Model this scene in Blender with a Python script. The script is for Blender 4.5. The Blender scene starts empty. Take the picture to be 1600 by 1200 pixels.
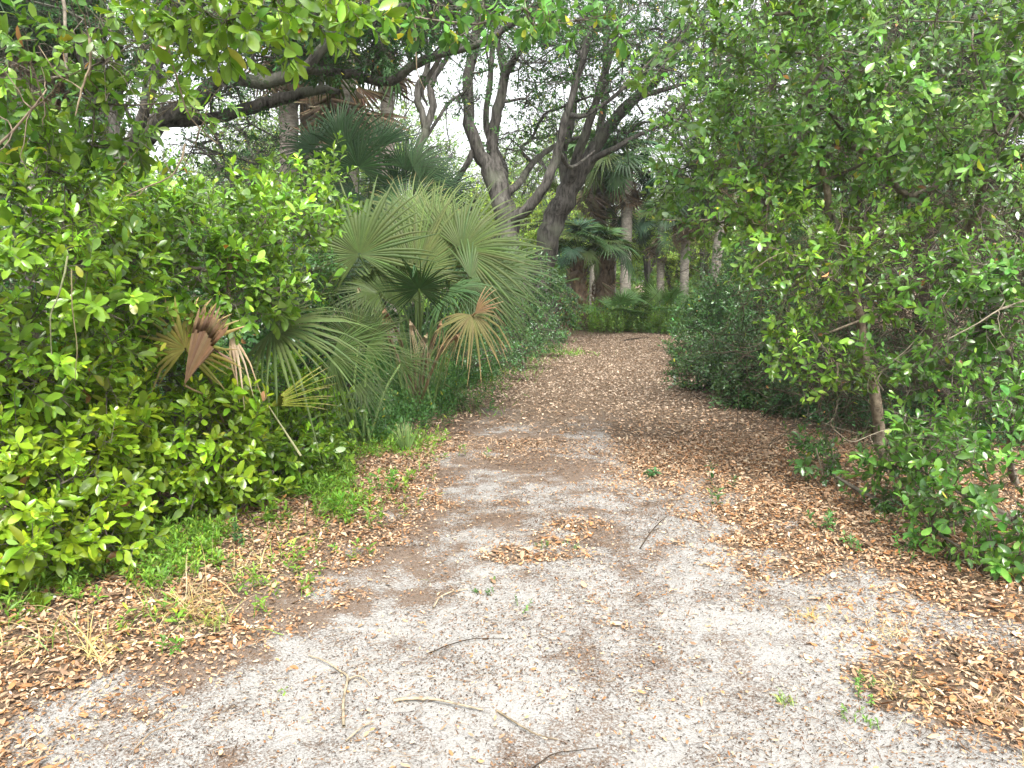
import bpy, math, random
import numpy as np
from math import radians as R_
rng = np.random.default_rng(7); random.seed(7)
scene = bpy.context.scene
COL = scene.collection

# ---------------------------------------------------------------- camera, sky, sun, exposure
EYE = 1.6; PITCH = 8.1; FPX = 1202.0
cam = bpy.data.cameras.new('camera'); camo = bpy.data.objects.new('camera', cam); COL.objects.link(camo)
cam.sensor_width = 36; cam.lens = FPX/1600*36; cam.clip_start = .05; cam.clip_end = 2000
camo.location = (0, 0, EYE); camo.rotation_euler = (R_(90-PITCH), 0, 0)
scene.camera = camo
SUN_EL, SUN_AZ = 58, 165      # azimuth the light comes from, clockwise from +Y (behind the camera, a little to the right)
w = bpy.data.worlds.new('World'); scene.world = w; w.use_nodes = True
nt = w.node_tree; nt.nodes.clear()
sky = nt.nodes.new('ShaderNodeTexSky'); sky.sky_type = 'NISHITA'; sky.sun_disc = False
sky.sun_elevation = R_(SUN_EL); sky.sun_rotation = R_(SUN_AZ); sky.dust_density = 4; sky.air_density = 1.2; sky.ozone_density = 1
hs = nt.nodes.new('ShaderNodeHueSaturation'); hs.inputs['Saturation'].default_value = .12
bg = nt.nodes.new('ShaderNodeBackground'); bg.inputs['Strength'].default_value = .125
wo = nt.nodes.new('ShaderNodeOutputWorld')
nt.links.new(sky.outputs[0], hs.inputs['Color']); nt.links.new(hs.outputs[0], bg.inputs[0]); nt.links.new(bg.outputs[0], wo.inputs[0])
sun = bpy.data.lights.new('sun', 'SUN'); sun.energy = 1.5; sun.angle = R_(20); sun.color = (1, .96, .88)
suno = bpy.data.objects.new('sun', sun); COL.objects.link(suno)
suno.rotation_euler = (R_(90-SUN_EL), 0, R_(180-SUN_AZ))
scene.view_settings.view_transform = 'Standard'; scene.view_settings.look = 'None'
scene.view_settings.exposure = 2.05; scene.view_settings.gamma = 1
scene.render.engine = 'CYCLES'
cy = scene.cycles
cy.max_bounces = 7; cy.diffuse_bounces = 3; cy.glossy_bounces = 2; cy.transmission_bounces = 4; cy.use_denoising = True

# ---------------------------------------------------------------- pixel helpers (photo pixels, 1600x1200)
_p = R_(PITCH); FW = np.array([0, math.cos(_p), -math.sin(_p)]); UPV = np.array([0, math.sin(_p), math.cos(_p)])
def ray(px, py): return FW + np.array([1., 0, 0])*(px-800)/FPX + UPV*(600-py)/FPX
def P(px, py, Y):
    r = ray(px, py); t = Y/r[1]; return np.array([0, 0, EYE]) + r*t
def G(px, py):
    r = ray(px, py); t = -EYE/r[2]; return (np.array([0, 0, EYE]) + r*t)

# ---------------------------------------------------------------- mesh building
def nrm(v): return v/np.maximum(np.linalg.norm(v, axis=-1, keepdims=True), 1e-9)
def frame(d, n):
    y = nrm(d); x = nrm(np.cross(y, n)+1e-7); z = np.cross(x, y)
    return np.stack([x, y, z], -1)
class MB:
    def __init__(s): s.V=[]; s.F=[]; s.C=[]; s.M=[]; s.S=[]; s.n=0
    def add(s, V, F, tint=(1,1,1), mat=0, smooth=True):
        V = np.asarray(V, np.float32).reshape(-1,3); F = np.asarray(F, np.int64).reshape(-1,3)
        s.V.append(V); s.F.append(F+s.n); s.n += len(V)
        t = np.asarray(tint, np.float32)
        s.C.append(np.broadcast_to(t, (len(V),3)) if t.ndim==1 else t)
        s.M.append(np.full(len(F), mat, np.int32)); s.S.append(np.full(len(F), smooth, bool))
    def inst(s, tpl, pos, Rm, sc, tint, mat=0):
        T, F = tpl; n = len(pos)
        if n == 0: return
        sc = np.asarray(sc, float); sc = np.broadcast_to(sc[:,None] if sc.ndim==1 else sc, (n,3))
        V = np.einsum('nij,nkj->nki', Rm, T[None]*sc[:,None,:]) + pos[:,None]
        FF = F[None] + (np.arange(n)*len(T))[:,None,None]
        t = np.asarray(tint, np.float32)
        t = np.repeat(t, len(T), 0) if t.ndim==2 else t
        s.add(V, FF, t, mat)
    def build(s, name, mats, parent=None):
        me = bpy.data.meshes.new(name)
        V = np.concatenate(s.V); F = np.concatenate(s.F).astype(np.int32); C = np.concatenate(s.C)
        me.vertices.add(len(V)); me.vertices.foreach_set('co', V.ravel())
        me.loops.add(F.size); me.loops.foreach_set('vertex_index', F.ravel())
        me.polygons.add(len(F)); me.polygons.foreach_set('loop_start', np.arange(0, F.size, 3, dtype=np.int32))
        me.polygons.foreach_set('loop_total', np.full(len(F), 3, np.int32))
        me.polygons.foreach_set('material_index', np.concatenate(s.M))
        me.polygons.foreach_set('use_smooth', np.concatenate(s.S))
        a = me.color_attributes.new('tint', 'FLOAT_COLOR', 'POINT')
        a.data.foreach_set('color', np.concatenate([C, np.ones((len(C),1), np.float32)], 1).astype(np.float32).ravel())
        for m in (mats if isinstance(mats, (list, tuple)) else [mats]): me.materials.append(m)
        me.update(); me.validate()
        o = bpy.data.objects.new(name, me); COL.objects.link(o)
        if parent: o.parent = parent
        return o
def tag(o, label=None, cat=None, group=None, kind=None):
    if label: o['label'] = label
    if cat: o['category'] = cat
    if group: o['group'] = group
    if kind: o['kind'] = kind
    return o
def empty(name, loc, label, cat, group=None):
    o = bpy.data.objects.new(name, None); COL.objects.link(o); o.location = [float(c) for c in loc]
    return tag(o, label, cat, group)
def copy_tree(o, parent=None):
    c = o.copy(); COL.objects.link(c)
    if parent: c.parent = parent
    for ch in list(o.children): copy_tree(ch, c)
    return c

# ---------------------------------------------------------------- materials
def mat(name):
    m = bpy.data.materials.new(name); m.use_nodes = True; n = m.node_tree; n.nodes.clear(); return m, n
def N(n, t, **k):
    x = n.nodes.new(t)
    for a, b in k.items():
        if a in x.inputs.keys(): x.inputs[a].default_value = b
        else: setattr(x, a, b)
    return x
def leafmat(name, rough=.38, trans=.3, spec=.5, back=1.5, tcol=(1.25,1.25,.55)):
    m, n = mat(name); L = n.links.new
    at = N(n, 'ShaderNodeAttribute', attribute_name='tint')
    ge = N(n, 'ShaderNodeNewGeometry')
    tc = N(n, 'ShaderNodeTexCoord'); nz = N(n, 'ShaderNodeTexNoise', Scale=30.0, Detail=2.0)
    L(tc.outputs['Object'], nz.inputs['Vector'])
    mr = N(n, 'ShaderNodeMapRange'); mr.inputs[3].default_value = .72; mr.inputs[4].default_value = 1.28
    L(nz.outputs[0], mr.inputs[0])
    v1 = N(n, 'ShaderNodeVectorMath', operation='SCALE'); L(at.outputs['Color'], v1.inputs[0]); L(mr.outputs[0], v1.inputs['Scale'])
    pale = N(n, 'ShaderNodeVectorMath', operation='MULTIPLY'); pale.inputs[1].default_value = (back*1.08, back, back*.95); L(v1.outputs[0], pale.inputs[0])
    mx = N(n, 'ShaderNodeMix', data_type='RGBA'); L(ge.outputs['Backfacing'], mx.inputs[0]); L(v1.outputs[0], mx.inputs[6]); L(pale.outputs[0], mx.inputs[7])
    pr = N(n, 'ShaderNodeBsdfPrincipled', Roughness=rough); pr.inputs['Specular IOR Level'].default_value = spec
    L(mx.outputs[2], pr.inputs['Base Color'])
    rr = N(n, 'ShaderNodeMapRange'); rr.inputs[3].default_value = rough; rr.inputs[4].default_value = min(.9, rough+.35)
    L(ge.outputs['Backfacing'], rr.inputs[0]); L(rr.outputs[0], pr.inputs['Roughness'])
    tr = N(n, 'ShaderNodeBsdfTranslucent'); tm = N(n, 'ShaderNodeVectorMath', operation='MULTIPLY'); tm.inputs[1].default_value = tcol
    L(v1.outputs[0], tm.inputs[0]); L(tm.outputs[0], tr.inputs[0])
    ms = N(n, 'ShaderNodeMixShader'); ms.inputs[0].default_value = trans
    L(pr.outputs[0], ms.inputs[1]); L(tr.outputs[0], ms.inputs[2])
    o = N(n, 'ShaderNodeOutputMaterial'); L(ms.outputs[0], o.inputs[0])
    return m
def barkmat(name, c1, c2, sc=14, stretch=.25, bump=.7, moss=0):
    m, n = mat(name); L = n.links.new
    tc = N(n, 'ShaderNodeTexCoord'); mp = N(n, 'ShaderNodeMapping'); mp.inputs['Scale'].default_value = (1,1,stretch)
    L(tc.outputs['Object'], mp.inputs[0])
    a = N(n, 'ShaderNodeTexNoise', Scale=float(sc), Detail=6.0, Roughness=.65); L(mp.outputs[0], a.inputs['Vector'])
    b = N(n, 'ShaderNodeTexNoise', Scale=2.2, Detail=4.0); L(tc.outputs['Object'], b.inputs['Vector'])
    cr = N(n, 'ShaderNodeValToRGB'); cr.color_ramp.elements[0].position=.35; cr.color_ramp.elements[1].position=.68
    cr.color_ramp.elements[0].color = (*c1,1); cr.color_ramp.elements[1].color = (*c2,1); L(a.outputs[0], cr.inputs[0])
    cr2 = N(n, 'ShaderNodeValToRGB'); cr2.color_ramp.elements[0].position=.52; cr2.color_ramp.elements[1].position=.66
    cr2.color_ramp.elements[0].color=(0,0,0,1); cr2.color_ramp.elements[1].color=(.6,.6,.6,1); L(b.outputs[0], cr2.inputs[0])
    mx = N(n, 'ShaderNodeMix', data_type='RGBA'); mx.inputs[7].default_value = (.13,.14,.10,1)
    if moss: L(cr2.outputs[0], mx.inputs[0])
    else: mx.inputs[0].default_value = 0
    L(cr.outputs[0], mx.inputs[6])
    at = N(n, 'ShaderNodeAttribute', attribute_name='tint'); mu = N(n, 'ShaderNodeVectorMath', operation='MULTIPLY')
    L(mx.outputs[2], mu.inputs[0]); L(at.outputs['Color'], mu.inputs[1])
    bp = N(n, 'ShaderNodeBump', Strength=bump, Distance=.03); L(a.outputs[0], bp.inputs['Height'])
    pr = N(n, 'ShaderNodeBsdfPrincipled', Roughness=.9); pr.inputs['Specular IOR Level'].default_value=.2
    L(mu.outputs[0], pr.inputs['Base Color']); L(bp.outputs[0], pr.inputs['Normal'])
    o = N(n, 'ShaderNodeOutputMaterial'); L(pr.outputs[0], o.inputs[0]); return m
M_glossy = leafmat('glossy_leaf', .27, .3, .6)
M_leaf = leafmat('matte_leaf', .45, .35, .4)
M_palm = leafmat('palm_blade', .55, .22, .25, back=1.25, tcol=(1.1,1.15,.6))
M_dead = leafmat('dead_leaf', .7, .12, .2, back=1.1, tcol=(1,.9,.6))
M_grass = leafmat('grass_blade', .5, .3, .3, back=1.1)
M_oak = barkmat('oak_bark', (.02,.018,.015), (.15,.138,.122), 16, .22, 1.0, 1)
M_twig = barkmat('twig_bark', (.06,.05,.038), (.20,.175,.135), 25, .5, .3)
M_darktwig = barkmat('dark_twig_bark', (.022,.018,.014), (.085,.072,.056), 25, .5, .3)
M_mott = barkmat('mottled_bark', (.07,.05,.035), (.24,.20,.14), 22, .8, .6, 1)
M_palmtrunk = barkmat('palm_bark', (.12,.105,.085), (.34,.31,.265), 9, 2.5, .7)
M_boots = barkmat('booted_palm_bark', (.06,.035,.02), (.30,.21,.14), 10, .6, 1.0)

# ---------------------------------------------------------------- templates
def leaf_tpl(wd=.42, fold=.05, curl=.06, wide=.62):
    h = wd/2
    V = np.array([[0,0,0],[-h*.75,.3,fold],[0,.3,.01],[h*.75,.3,fold],[-h,wide,fold*.8],[0,wide,.0],[h,wide,fold*.8],[0,1,-curl],[-h*.62,.87,fold*.2-curl*.5],[h*.62,.87,fold*.2-curl*.5]])
    F = np.array([[0,2,1],[0,3,2],[1,2,5],[1,5,4],[2,3,6],[2,6,5],[4,5,8],[5,7,8],[5,6,9],[5,9,7]])
    return V, F
T_OV = leaf_tpl(.46, .05, .05, .62); T_OVB = leaf_tpl(.40, .07, .14, .58); T_LAN = leaf_tpl(.3, .05, .08, .5)
T_DIA = (np.array([[0,0,0],[-.2,.5,.04],[0,1,-.04],[.2,.5,.04]]), np.array([[0,3,2],[0,2,1]]))
def stem_tpl():
    a = np.arange(3)*2*np.pi/3; c = np.stack([np.cos(a), 0*a, np.sin(a)], 1)
    V = np.concatenate([c, c*[.45,0,.45]+[0,1,0]]); F=[]
    for i in range(3):
        j=(i+1)%3; F += [[i,j,3+j],[i,3+j,3+i]]
    return V, np.array(F)
T_ST = stem_tpl()

def curves(mb, Pt, r0, r1, tint=(1,1,1), mat=0, sides=3):
    """Pt (n,s,3) -> thin tubes"""
    n, s, _ = Pt.shape
    t = np.gradient(Pt, axis=1); t = nrm(t)
    ref = np.where(np.abs(t[:,:1,2:3])<.85, np.array([0,0,1.]), np.array([1.,0,0]))
    x = nrm(np.cross(t, np.broadcast_to(ref, t.shape))); y = np.cross(t, x)
    u = np.linspace(0,1,s)[None,:,None]
    r0 = np.broadcast_to(np.asarray(r0, float), (n,))[:,None,None]; r1 = np.broadcast_to(np.asarray(r1, float), (n,))[:,None,None]
    r = (r0*(1-u)+r1*u)
    rings = []
    for k in range(sides):
        a = 2*np.pi*k/sides; rings.append(Pt + r*(np.cos(a)*x+np.sin(a)*y))
    V = np.stack(rings, 2)                       # n,s,sides,3
    F = []
    for i in range(s-1):
        for k in range(sides):
            k2=(k+1)%sides; a=i*sides+k; b=i*sides+k2; c=(i+1)*sides+k2; d=(i+1)*sides+k
            F += [[a,b,c],[a,c,d]]
    F = np.array(F)[None] + (np.arange(n)*s*sides)[:,None,None]
    t_ = np.asarray(tint, np.float32)
    if t_.ndim==2: t_ = np.repeat(t_, s*sides, 0)
    mb.add(V, F, t_, mat)
def blades(mb, Pt, w0, tint, mat=0):
    """flat tapering ribbons with a fold, Pt (n,s,3)"""
    n, s, _ = Pt.shape; t = nrm(np.gradient(Pt, axis=1))
    a = rng.uniform(0, 2*np.pi, n); side = np.stack([np.cos(a), np.sin(a), 0*a], 1)[:,None]
    x = nrm(np.cross(t, np.cross(np.broadcast_to(side, t.shape), t)))
    u = np.linspace(0,1,s)[None,:,None]; wd = np.asarray(w0).reshape(-1,1,1)*(1-u**2*.97)
    V = np.stack([Pt-x*wd, Pt+x*wd], 2); F=[]
    for i in range(s-1): F += [[2*i,2*i+1,2*i+3],[2*i,2*i+3,2*i+2]]
    F = np.array(F)[None]+(np.arange(n)*2*s)[:,None,None]
    t_ = np.asarray(tint, np.float32)
    if t_.ndim==2: t_ = np.repeat(t_, 2*s, 0)
    mb.add(V, F, t_, mat)
def walk(start, d0, length, s=6, wob=.35, sag=0.):
    n = len(start); d = nrm(d0); out=[start]; st = np.broadcast_to(np.asarray(length,float),(n,))[:,None]/(s-1)
    for i in range(s-1):
        d = nrm(d + rng.normal(0, wob, (n,3)) + np.array([0,0,-sag])); out.append(out[-1]+d*st)
    return np.stack(out, 1)

# ---------------------------------------------------------------- branch skeletons
def limb(mb, pts, rad, sides=8, sub=4, wob=.12, tint=(1,1,1), mat=0, rough=.0):
    pts = np.asarray(pts, float); rad = np.asarray(rad, float)
    if len(pts) < 2: return
    q = np.vstack([2*pts[0]-pts[1], pts, 2*pts[-1]-pts[-2]])
    out=[]; rr=[]
    for i in range(1, len(q)-2):
        p0,p1,p2,p3 = q[i-1:i+3]
        for j in range(sub):
            t=j/sub
            out.append(.5*((2*p1)+(-p0+p2)*t+(2*p0-5*p1+4*p2-p3)*t*t+(-p0+3*p1-3*p2+p3)*t**3)); rr.append(rad[i-1]*(1-t)+rad[i]*t)
    out.append(pts[-1]); rr.append(rad[-1]); out=np.array(out); rr=np.array(rr)
    if wob: 
        w_ = rng.normal(0,1,out.shape)*rr[:,None]*wob; w_[0]=0; out = out+w_
    t = nrm(np.gradient(out, axis=0)); x = np.zeros_like(t); ref = np.array([1.,0,0]) if abs(t[0][0])<.8 else np.array([0,1.,0])
    v = ref
    for i in range(len(t)):
        v = v - t[i]*np.dot(v,t[i]); v = v/max(np.linalg.norm(v),1e-6); x[i]=v
    y = np.cross(t, x); a = np.arange(sides)*2*np.pi/sides
    rm = rr[:,None]*(1+rng.normal(0,rough,(len(out),sides)) + (rough*1.5)*np.sin(3*a+1)[None])
    V = out[:,None]+rm[...,None]*(np.cos(a)[None,:,None]*x[:,None]+np.sin(a)[None,:,None]*y[:,None])
    F=[]; s=len(out)
    i=np.arange(s-1)[:,None]*sides; k=np.arange(sides)[None]; k2=(k+1)%sides
    A=i+k; B=i+k2; C=i+sides+k2; D=i+sides+k
    F=np.concatenate([np.stack([A,B,C],-1).reshape(-1,3), np.stack([A,C,D],-1).reshape(-1,3)])
    mb.add(V, F, tint, mat)
def grow(sk, par, targets):
    """attach targets to a skeleton; returns pts, parents"""
    pts = [np.asarray(p,float) for p in sk]; par = list(par)
    A = np.array(pts); T = np.asarray(targets,float)
    d = np.min(np.linalg.norm(T[:,None]-A[None],axis=2),1); order = np.argsort(d)
    acc = np.zeros(len(pts))
    for i in range(1,len(pts)): acc[i] = acc[par[i]]+np.linalg.norm(A[i]-A[par[i]])
    buf = np.zeros((len(pts)+len(T),3)); buf[:len(pts)]=A; ac = np.zeros(len(buf)); ac[:len(pts)]=acc; n=len(pts)
    for o in order:
        dd = np.linalg.norm(buf[:n]-T[o],axis=1); c = dd + .35*ac[:n]*0 + .18*np.maximum(0, buf[:n,2]-T[o,2])
        c += .12*ac[:n]
        j = int(np.argmin(c)); buf[n]=T[o]; ac[n]=ac[j]+dd[j]; par.append(j); n+=1
    return buf, par
def skel_mesh(mb, pts, par, rmin, rexp=.42, fixed=None, maxr=9, sides=6, wob=.1, tint=(1,1,1), rough=0., skipfixed=False):
    n=len(pts); w_=np.ones(n)
    kids=[[] for _ in range(n)]
    for i in range(1,n):
        if par[i]>=0: kids[par[i]].append(i)
    for i in range(n-1,-1,-1):
        for k in kids[i]: w_[i]+=w_[k]
    rad = np.minimum(rmin*w_**rexp, maxr)
    nf = 0 if fixed is None else len(fixed)
    if fixed is not None: rad[:nf] = fixed
    # growth order guarantees par<child
    used=set()
    stack=[(0,None)]
    while stack:
        i,frm = stack.pop()
        path=[i]; 
        while kids[path[-1]]:
            ks = sorted(kids[path[-1]], key=lambda k:-w_[k] if k>=nf else -1e6-w_[k])
            for k in ks[1:]: stack.append((k,path[-1]))
            path.append(ks[0])
        P_=[pts[j] for j in path]; Q=[rad[j] for j in path]
        if frm is not None:
            P_=[pts[frm]]+P_; Q=[min(rad[frm]*.9, Q[0]*1.25)]+Q
        if len(P_)>1:
            big = max(Q)>.03
            limb(mb, P_, Q, sides=sides+4 if big else max(4,sides-1), sub=4 if big else 2, wob=wob, tint=tint, rough=rough if big else 0)

# ---------------------------------------------------------------- foliage
def tints(n, base, var=.25, hue=.12, yellow=.02, dead=0.):
    b = np.array(base)[None]*np.exp(rng.normal(0,var,(n,1)))*(1+rng.normal(0,hue,(n,3))*[1,.35,.8])
    m = rng.random(n)<yellow; b[m] = np.array([.30,.32,.04])*rng.uniform(.7,1.2,(m.sum(),1))
    m = rng.random(n)<dead; b[m] = np.array([.30,.15,.06])*rng.uniform(.6,1.3,(m.sum(),1))
    return np.clip(b, .004, .8)
def sprigs(mbL, mbS, P0, D, L, k, ll, col, tpl=T_OV, up=.5, var=.22, a0=80, a1=25, yellow=.006, dead=0., stem_r=.0022, scol=(1,1,1), droop=0., sprvar=.2):
    S=len(P0); L=np.broadcast_to(np.asarray(L,float),(S,))
    D=nrm(D); ref=np.where(np.abs(D[:,2:3])<.8,np.array([0,0,1.]),np.array([1.,0,0])); u=nrm(np.cross(D,ref)); v=np.cross(D,u)
    t=(np.linspace(.12,1,k)**.75)[None]+rng.normal(0,.02,(S,k)); t=np.clip(t,.05,1)
    ph=rng.uniform(0,6.28,(S,1))+np.arange(k)[None]*2.4+rng.normal(0,.25,(S,k))
    an=np.radians(a0+(a1-a0)*t**1.5+rng.normal(0,13,(S,k)))
    base=P0[:,None]+D[:,None]*(L[:,None]*t)[...,None]; base[...,2]-=droop*(L[:,None]*t**2)
    ld=np.cos(an)[...,None]*D[:,None]+np.sin(an)[...,None]*(np.cos(ph)[...,None]*u[:,None]+np.sin(ph)[...,None]*v[:,None])
    ld=nrm(ld+np.array([0,0,-.12])+rng.normal(0,.08,ld.shape))
    ln=D[:,None]*.9+np.array([0,0,up])+rng.normal(0,.35,ld.shape)
    sz=ll*(.62+.55*rng.random((S,k)))*(1-.35*(t>.9))*rng.uniform(.62,1.22,(S,1))
    pos=base.reshape(-1,3); ld=ld.reshape(-1,3); ln=ln.reshape(-1,3); sz=sz.reshape(-1)
    tn=tints(S*k,col,var*.6,.1,yellow,dead)*np.repeat(np.exp(rng.normal(0,sprvar,(S,1))),k,0)
    tip=(t.reshape(-1)>.88)&np.repeat(rng.random(S)<.5,k)
    tn[tip]=tn[tip]*np.array([1.5,1.3,1.0])
    Rm=frame(ld,ln); sc=np.stack([sz*rng.uniform(.8,1.2,len(sz)),sz,sz*rng.uniform(.3,1.6,len(sz))],1)
    if isinstance(tpl,list):
        w_=rng.integers(0,len(tpl),len(sz))
        for i,tp in enumerate(tpl):
            m=w_==i; mbL.inst(tp,pos[m],Rm[m],sc[m],tn[m])
    else: mbL.inst(tpl,pos,Rm,sc,tn)
    if mbS is not None:
        E=P0+D*L[:,None]; E[:,2]-=droop*L; dd=E-P0
        mbS.inst(T_ST,P0,frame(dd,u),np.stack([np.full(S,stem_r),np.linalg.norm(dd,axis=1),np.full(S,stem_r)],1),np.tile(np.array(scol),(S,1)))
def blob_pts(blobs, dens, cull=.3, shell=.3, lump=.18, minz=.04, eye=np.array([0,0,EYE])):
    allp=[];alld=[]
    B=np.array(blobs)
    for b in B:
        c=b[:3]; r=b[3:6]
        area=4*np.pi*((r[0]*r[1])**1.6/3+(r[0]*r[2])**1.6/3+(r[1]*r[2])**1.6/3)**(1/1.6)
        n=int(area*dens)
        u=nrm(rng.normal(0,1,(n,3)))
        ph=rng.uniform(0,6,6)
        lm=1+lump*(np.sin(u[:,0]*5+ph[0])*np.sin(u[:,1]*4+ph[1])+np.sin(u[:,2]*7+u[:,0]*6+ph[2])*.7+np.sin(u[:,1]*11+u[:,2]*9+ph[3])*.4)
        rr=lm*(1-np.abs(rng.normal(0,shell,n)))
        p=c+u*r*np.clip(rr,.1,2)[:,None]; nn=nrm(u/r)
        vd=nrm(eye-p); facing=(vd*nn).sum(1)
        keep=(p[:,2]>minz)&((facing>-.15)|(rng.random(n)<cull))
        for b2 in B:
            if b2 is b: continue
            q=(((p-b2[:3])/b2[3:6])**2).sum(1)
            keep&=(q>.45)|(rng.random(n)<.15)
        allp.append(p[keep]); alld.append(nn[keep])
    return np.concatenate(allp), np.concatenate(alld)
def bush(name, label, cat, blobs, root, dens=170, k=11, ll=.06, L=.17, col=(.08,.2,.025), lm=None, tpl=None, group=None,
         stemr=.0022, tw=None, nodes=9, cull=.3, shell=.28, lump=.18, up=.5, sprup=.45, yellow=.006, dead=.002, trunk=None, trunkr=.03, rmin=.0035, var=.22, sprvar=.22, extra_twigs=0, minz=.05, droop=0., a0=80, wtint=(1,1,1), world=False):
    if not world: blobs=[list(P(b[0],b[1],b[2]))+list(b[3:6]) for b in blobs]
    p,nn=blob_pts(blobs,dens,cull,shell,lump,minz)
    D=nrm(nn+np.array([0,0,sprup])+rng.normal(0,.45,nn.shape))
    root=np.array(root,float)
    e=empty(name,root,label,cat,group)
    lm=lm or M_glossy; tw=tw or M_twig; tpl=tpl or [T_OV,T_OVB]
    leaves=MB(); st=MB()
    st_pos=p-D*L*.6
    sprigs(leaves,st,st_pos-root,D,L*rng.uniform(.7,1.4,len(p)),k,ll,col,tpl,up,var,a0=a0,yellow=yellow,dead=dead,stem_r=stemr,droop=droop,sprvar=sprvar,scol=wtint)
    # branches
    m=max(6,len(p)//nodes); sel=rng.choice(len(p),m,replace=False)
    Bc=np.array(blobs)[:,:3]
    cen=p[sel]; near=Bc[np.argmin(np.linalg.norm(cen[:,None]-Bc[None],axis=2),1)]
    node=cen+(near-cen)*rng.uniform(.1,.45,(m,1))
    if trunk is None:
        sk=[root, root+(Bc.mean(0)-root)*.3]; par=[-1,0]; fx=[trunkr,trunkr*.8]
    else:
        sk=[root]+[np.array(q[:3]) for q in trunk]; par=[-1]+list(range(len(trunk))); fx=[trunkr]+[q[3] for q in trunk]
    nsk=len(sk)
    pts,par=grow(sk,par,node)
    br=MB()
    skel_mesh(br,pts-root,par,rmin,fixed=fx,maxr=trunkr*.8,wob=.25,sides=5,tint=wtint)
    # twig from node to sprig base
    nd=pts[nsk:]; 
    for s0 in range(0,len(p),4000):
        q=st_pos[s0:s0+4000]; j=np.argmin(((q[:,None]-nd[None])**2).sum(2),1); a=nd[j]
        mid=(a+q)/2+rng.normal(0,.018,q.shape)-np.array([0,0,.01])
        curves(br,np.stack([a,mid,q],1)-root,rmin*.75,stemr*.9,tint=wtint)
    if extra_twigs:
        i=rng.choice(len(p),extra_twigs); curves(br,walk(p[i]-nn[i]*.3-root,rng.normal(0,1,(extra_twigs,3))+nn[i]*.4,rng.uniform(.2,.6,extra_twigs),6,.35,.05),.0025,.001,tint=wtint)
    leaves.build('foliage',lm,e); b=br; b.build('branches',tw,e); st.build('twigs',tw,e)
    return e

# ================================================================ GROUND
def vnoise(x, y, sc, seed):
    r = np.random.default_rng(seed); g = r.random((256,256)); X=np.asarray(x)/sc; Y=np.asarray(y)/sc
    xi=np.floor(X).astype(int); yi=np.floor(Y).astype(int); fx=X-xi; fy=Y-yi; fx=fx*fx*(3-2*fx); fy=fy*fy*(3-2*fy)
    a=g[xi%256,yi%256]; b=g[(xi+1)%256,yi%256]; c=g[xi%256,(yi+1)%256]; d=g[(xi+1)%256,(yi+1)%256]
    return (a*(1-fx)+b*fx)*(1-fy)+(c*(1-fx)+d*fx)*fy
def fbm(x, y, sc, seed, o=4):
    v=0; t=0
    for i in range(o): v=v+vnoise(x,y,sc/2**i,seed+i)*.55**i; t+=.55**i
    return v/t
LE=[(-250,1500),(60,1230),(200,1090),(340,1000),(470,900),(560,835),(620,770),(690,700),(765,640),(800,600),(850,560),(880,530),(890,522)]
RE=[(1700,1500),(1520,1230),(1400,1080),(1250,960),(1175,880),(1130,800),(1095,740),(1065,690),(1055,640),(1050,600),(1070,560),(1085,535),(1092,522)]
le=np.array([G(*q) for q in LE]); re_=np.array([G(*q) for q in RE])
XL=lambda y: np.interp(y, le[:,1], le[:,0]); XR=lambda y: np.interp(y, re_[:,1], re_[:,0])
YEND=G(900,524)[1]
def height(x, y):
    x=np.asarray(x,float); y=np.asarray(y,float)
    h=.05*(fbm(x,y,2.2,11)-.5)+.02*(fbm(x,y,.35,12,3)-.5)
    c=(XL(y)+XR(y))/2; w_=(XR(y)-XL(y))/2; u=(x-c)/np.maximum(w_,.3)
    h+=.05*np.clip(np.abs(u)-.8,0,1.2)
    h+=-.018*np.exp(-((np.abs(u)-.5)/.18)**2)
    return h
def litter(x, y):
    """share of the ground hidden by fallen leaves, 0..1"""
    n=fbm(x,y,.9,21)-.5; n2=fbm(x,y,.28,22,3)-.5
    dl=(XL(y)-x)+n*.9+n2*.35; dr=(x-XR(y))+n*1.1+n2*.5
    e=np.clip(np.maximum(dl,dr)/.5+.5+(fbm(x,y,.1,23,2)-.5)*.7,0,1)
    e=e*np.where((x>XR(y))&(y<4.8),np.clip(.78+n*3.2+(x-XR(y)-.4)*.35,.12,1),1)
    f=np.clip((y-5.9+1.6*n+n2*1.5)/4.2,0,1)*.95
    f=np.maximum(f, np.clip((y-5.2)/1.2,0,1)*np.clip((x-(XL(y)+XR(y))/2-.1)*1.6+n,0,1))
    s=.04+.6*np.clip((n+n2*.8-.17)*6,0,1)*(y>3.2)
    return np.clip(np.maximum(np.maximum(e,f),s),0,1)
gx=np.concatenate([-np.geomspace(9,150,20)[::-1],np.arange(-8.9,-3.5,.12),np.arange(-3.5,4.5,.035),np.arange(4.5,9,.12),np.geomspace(9.1,150,20)])
gy=np.concatenate([-np.geomspace(1,60,10)[::-1],np.arange(0,1.6,.2),np.arange(1.6,8,.035),np.arange(8,24,.09),np.geomspace(24.2,150,24)])
GX,GY=np.meshgrid(gx,gy); nx,ny=len(gx),len(gy)
GV=np.stack([GX,GY,height(GX,GY)*(np.abs(GX)<9)*(GY<30)],-1).reshape(-1,3)
lit=litter(GX,GY).reshape(-1)
wl=np.clip(.5+(fbm(GX,GY,.62,31,4)-.5)*1.9+(fbm(GX,GY,.16,32,3)-.5)*1.9,0,1)
xc=(GX-XL(GY))/np.maximum(XR(GY)-XL(GY),.5)
wl=np.clip(.12+wl*.85+ .3*np.clip(.42-xc,0,1)*1.3 - .55*np.clip(xc-.45,0,.5) +.22*np.clip((GY-3.6)/2,-.6,1.4)-.16,0,1).reshape(-1)
ii,jj=np.meshgrid(np.arange(nx-1),np.arange(ny-1)); a=(jj*nx+ii).reshape(-1)
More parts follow.
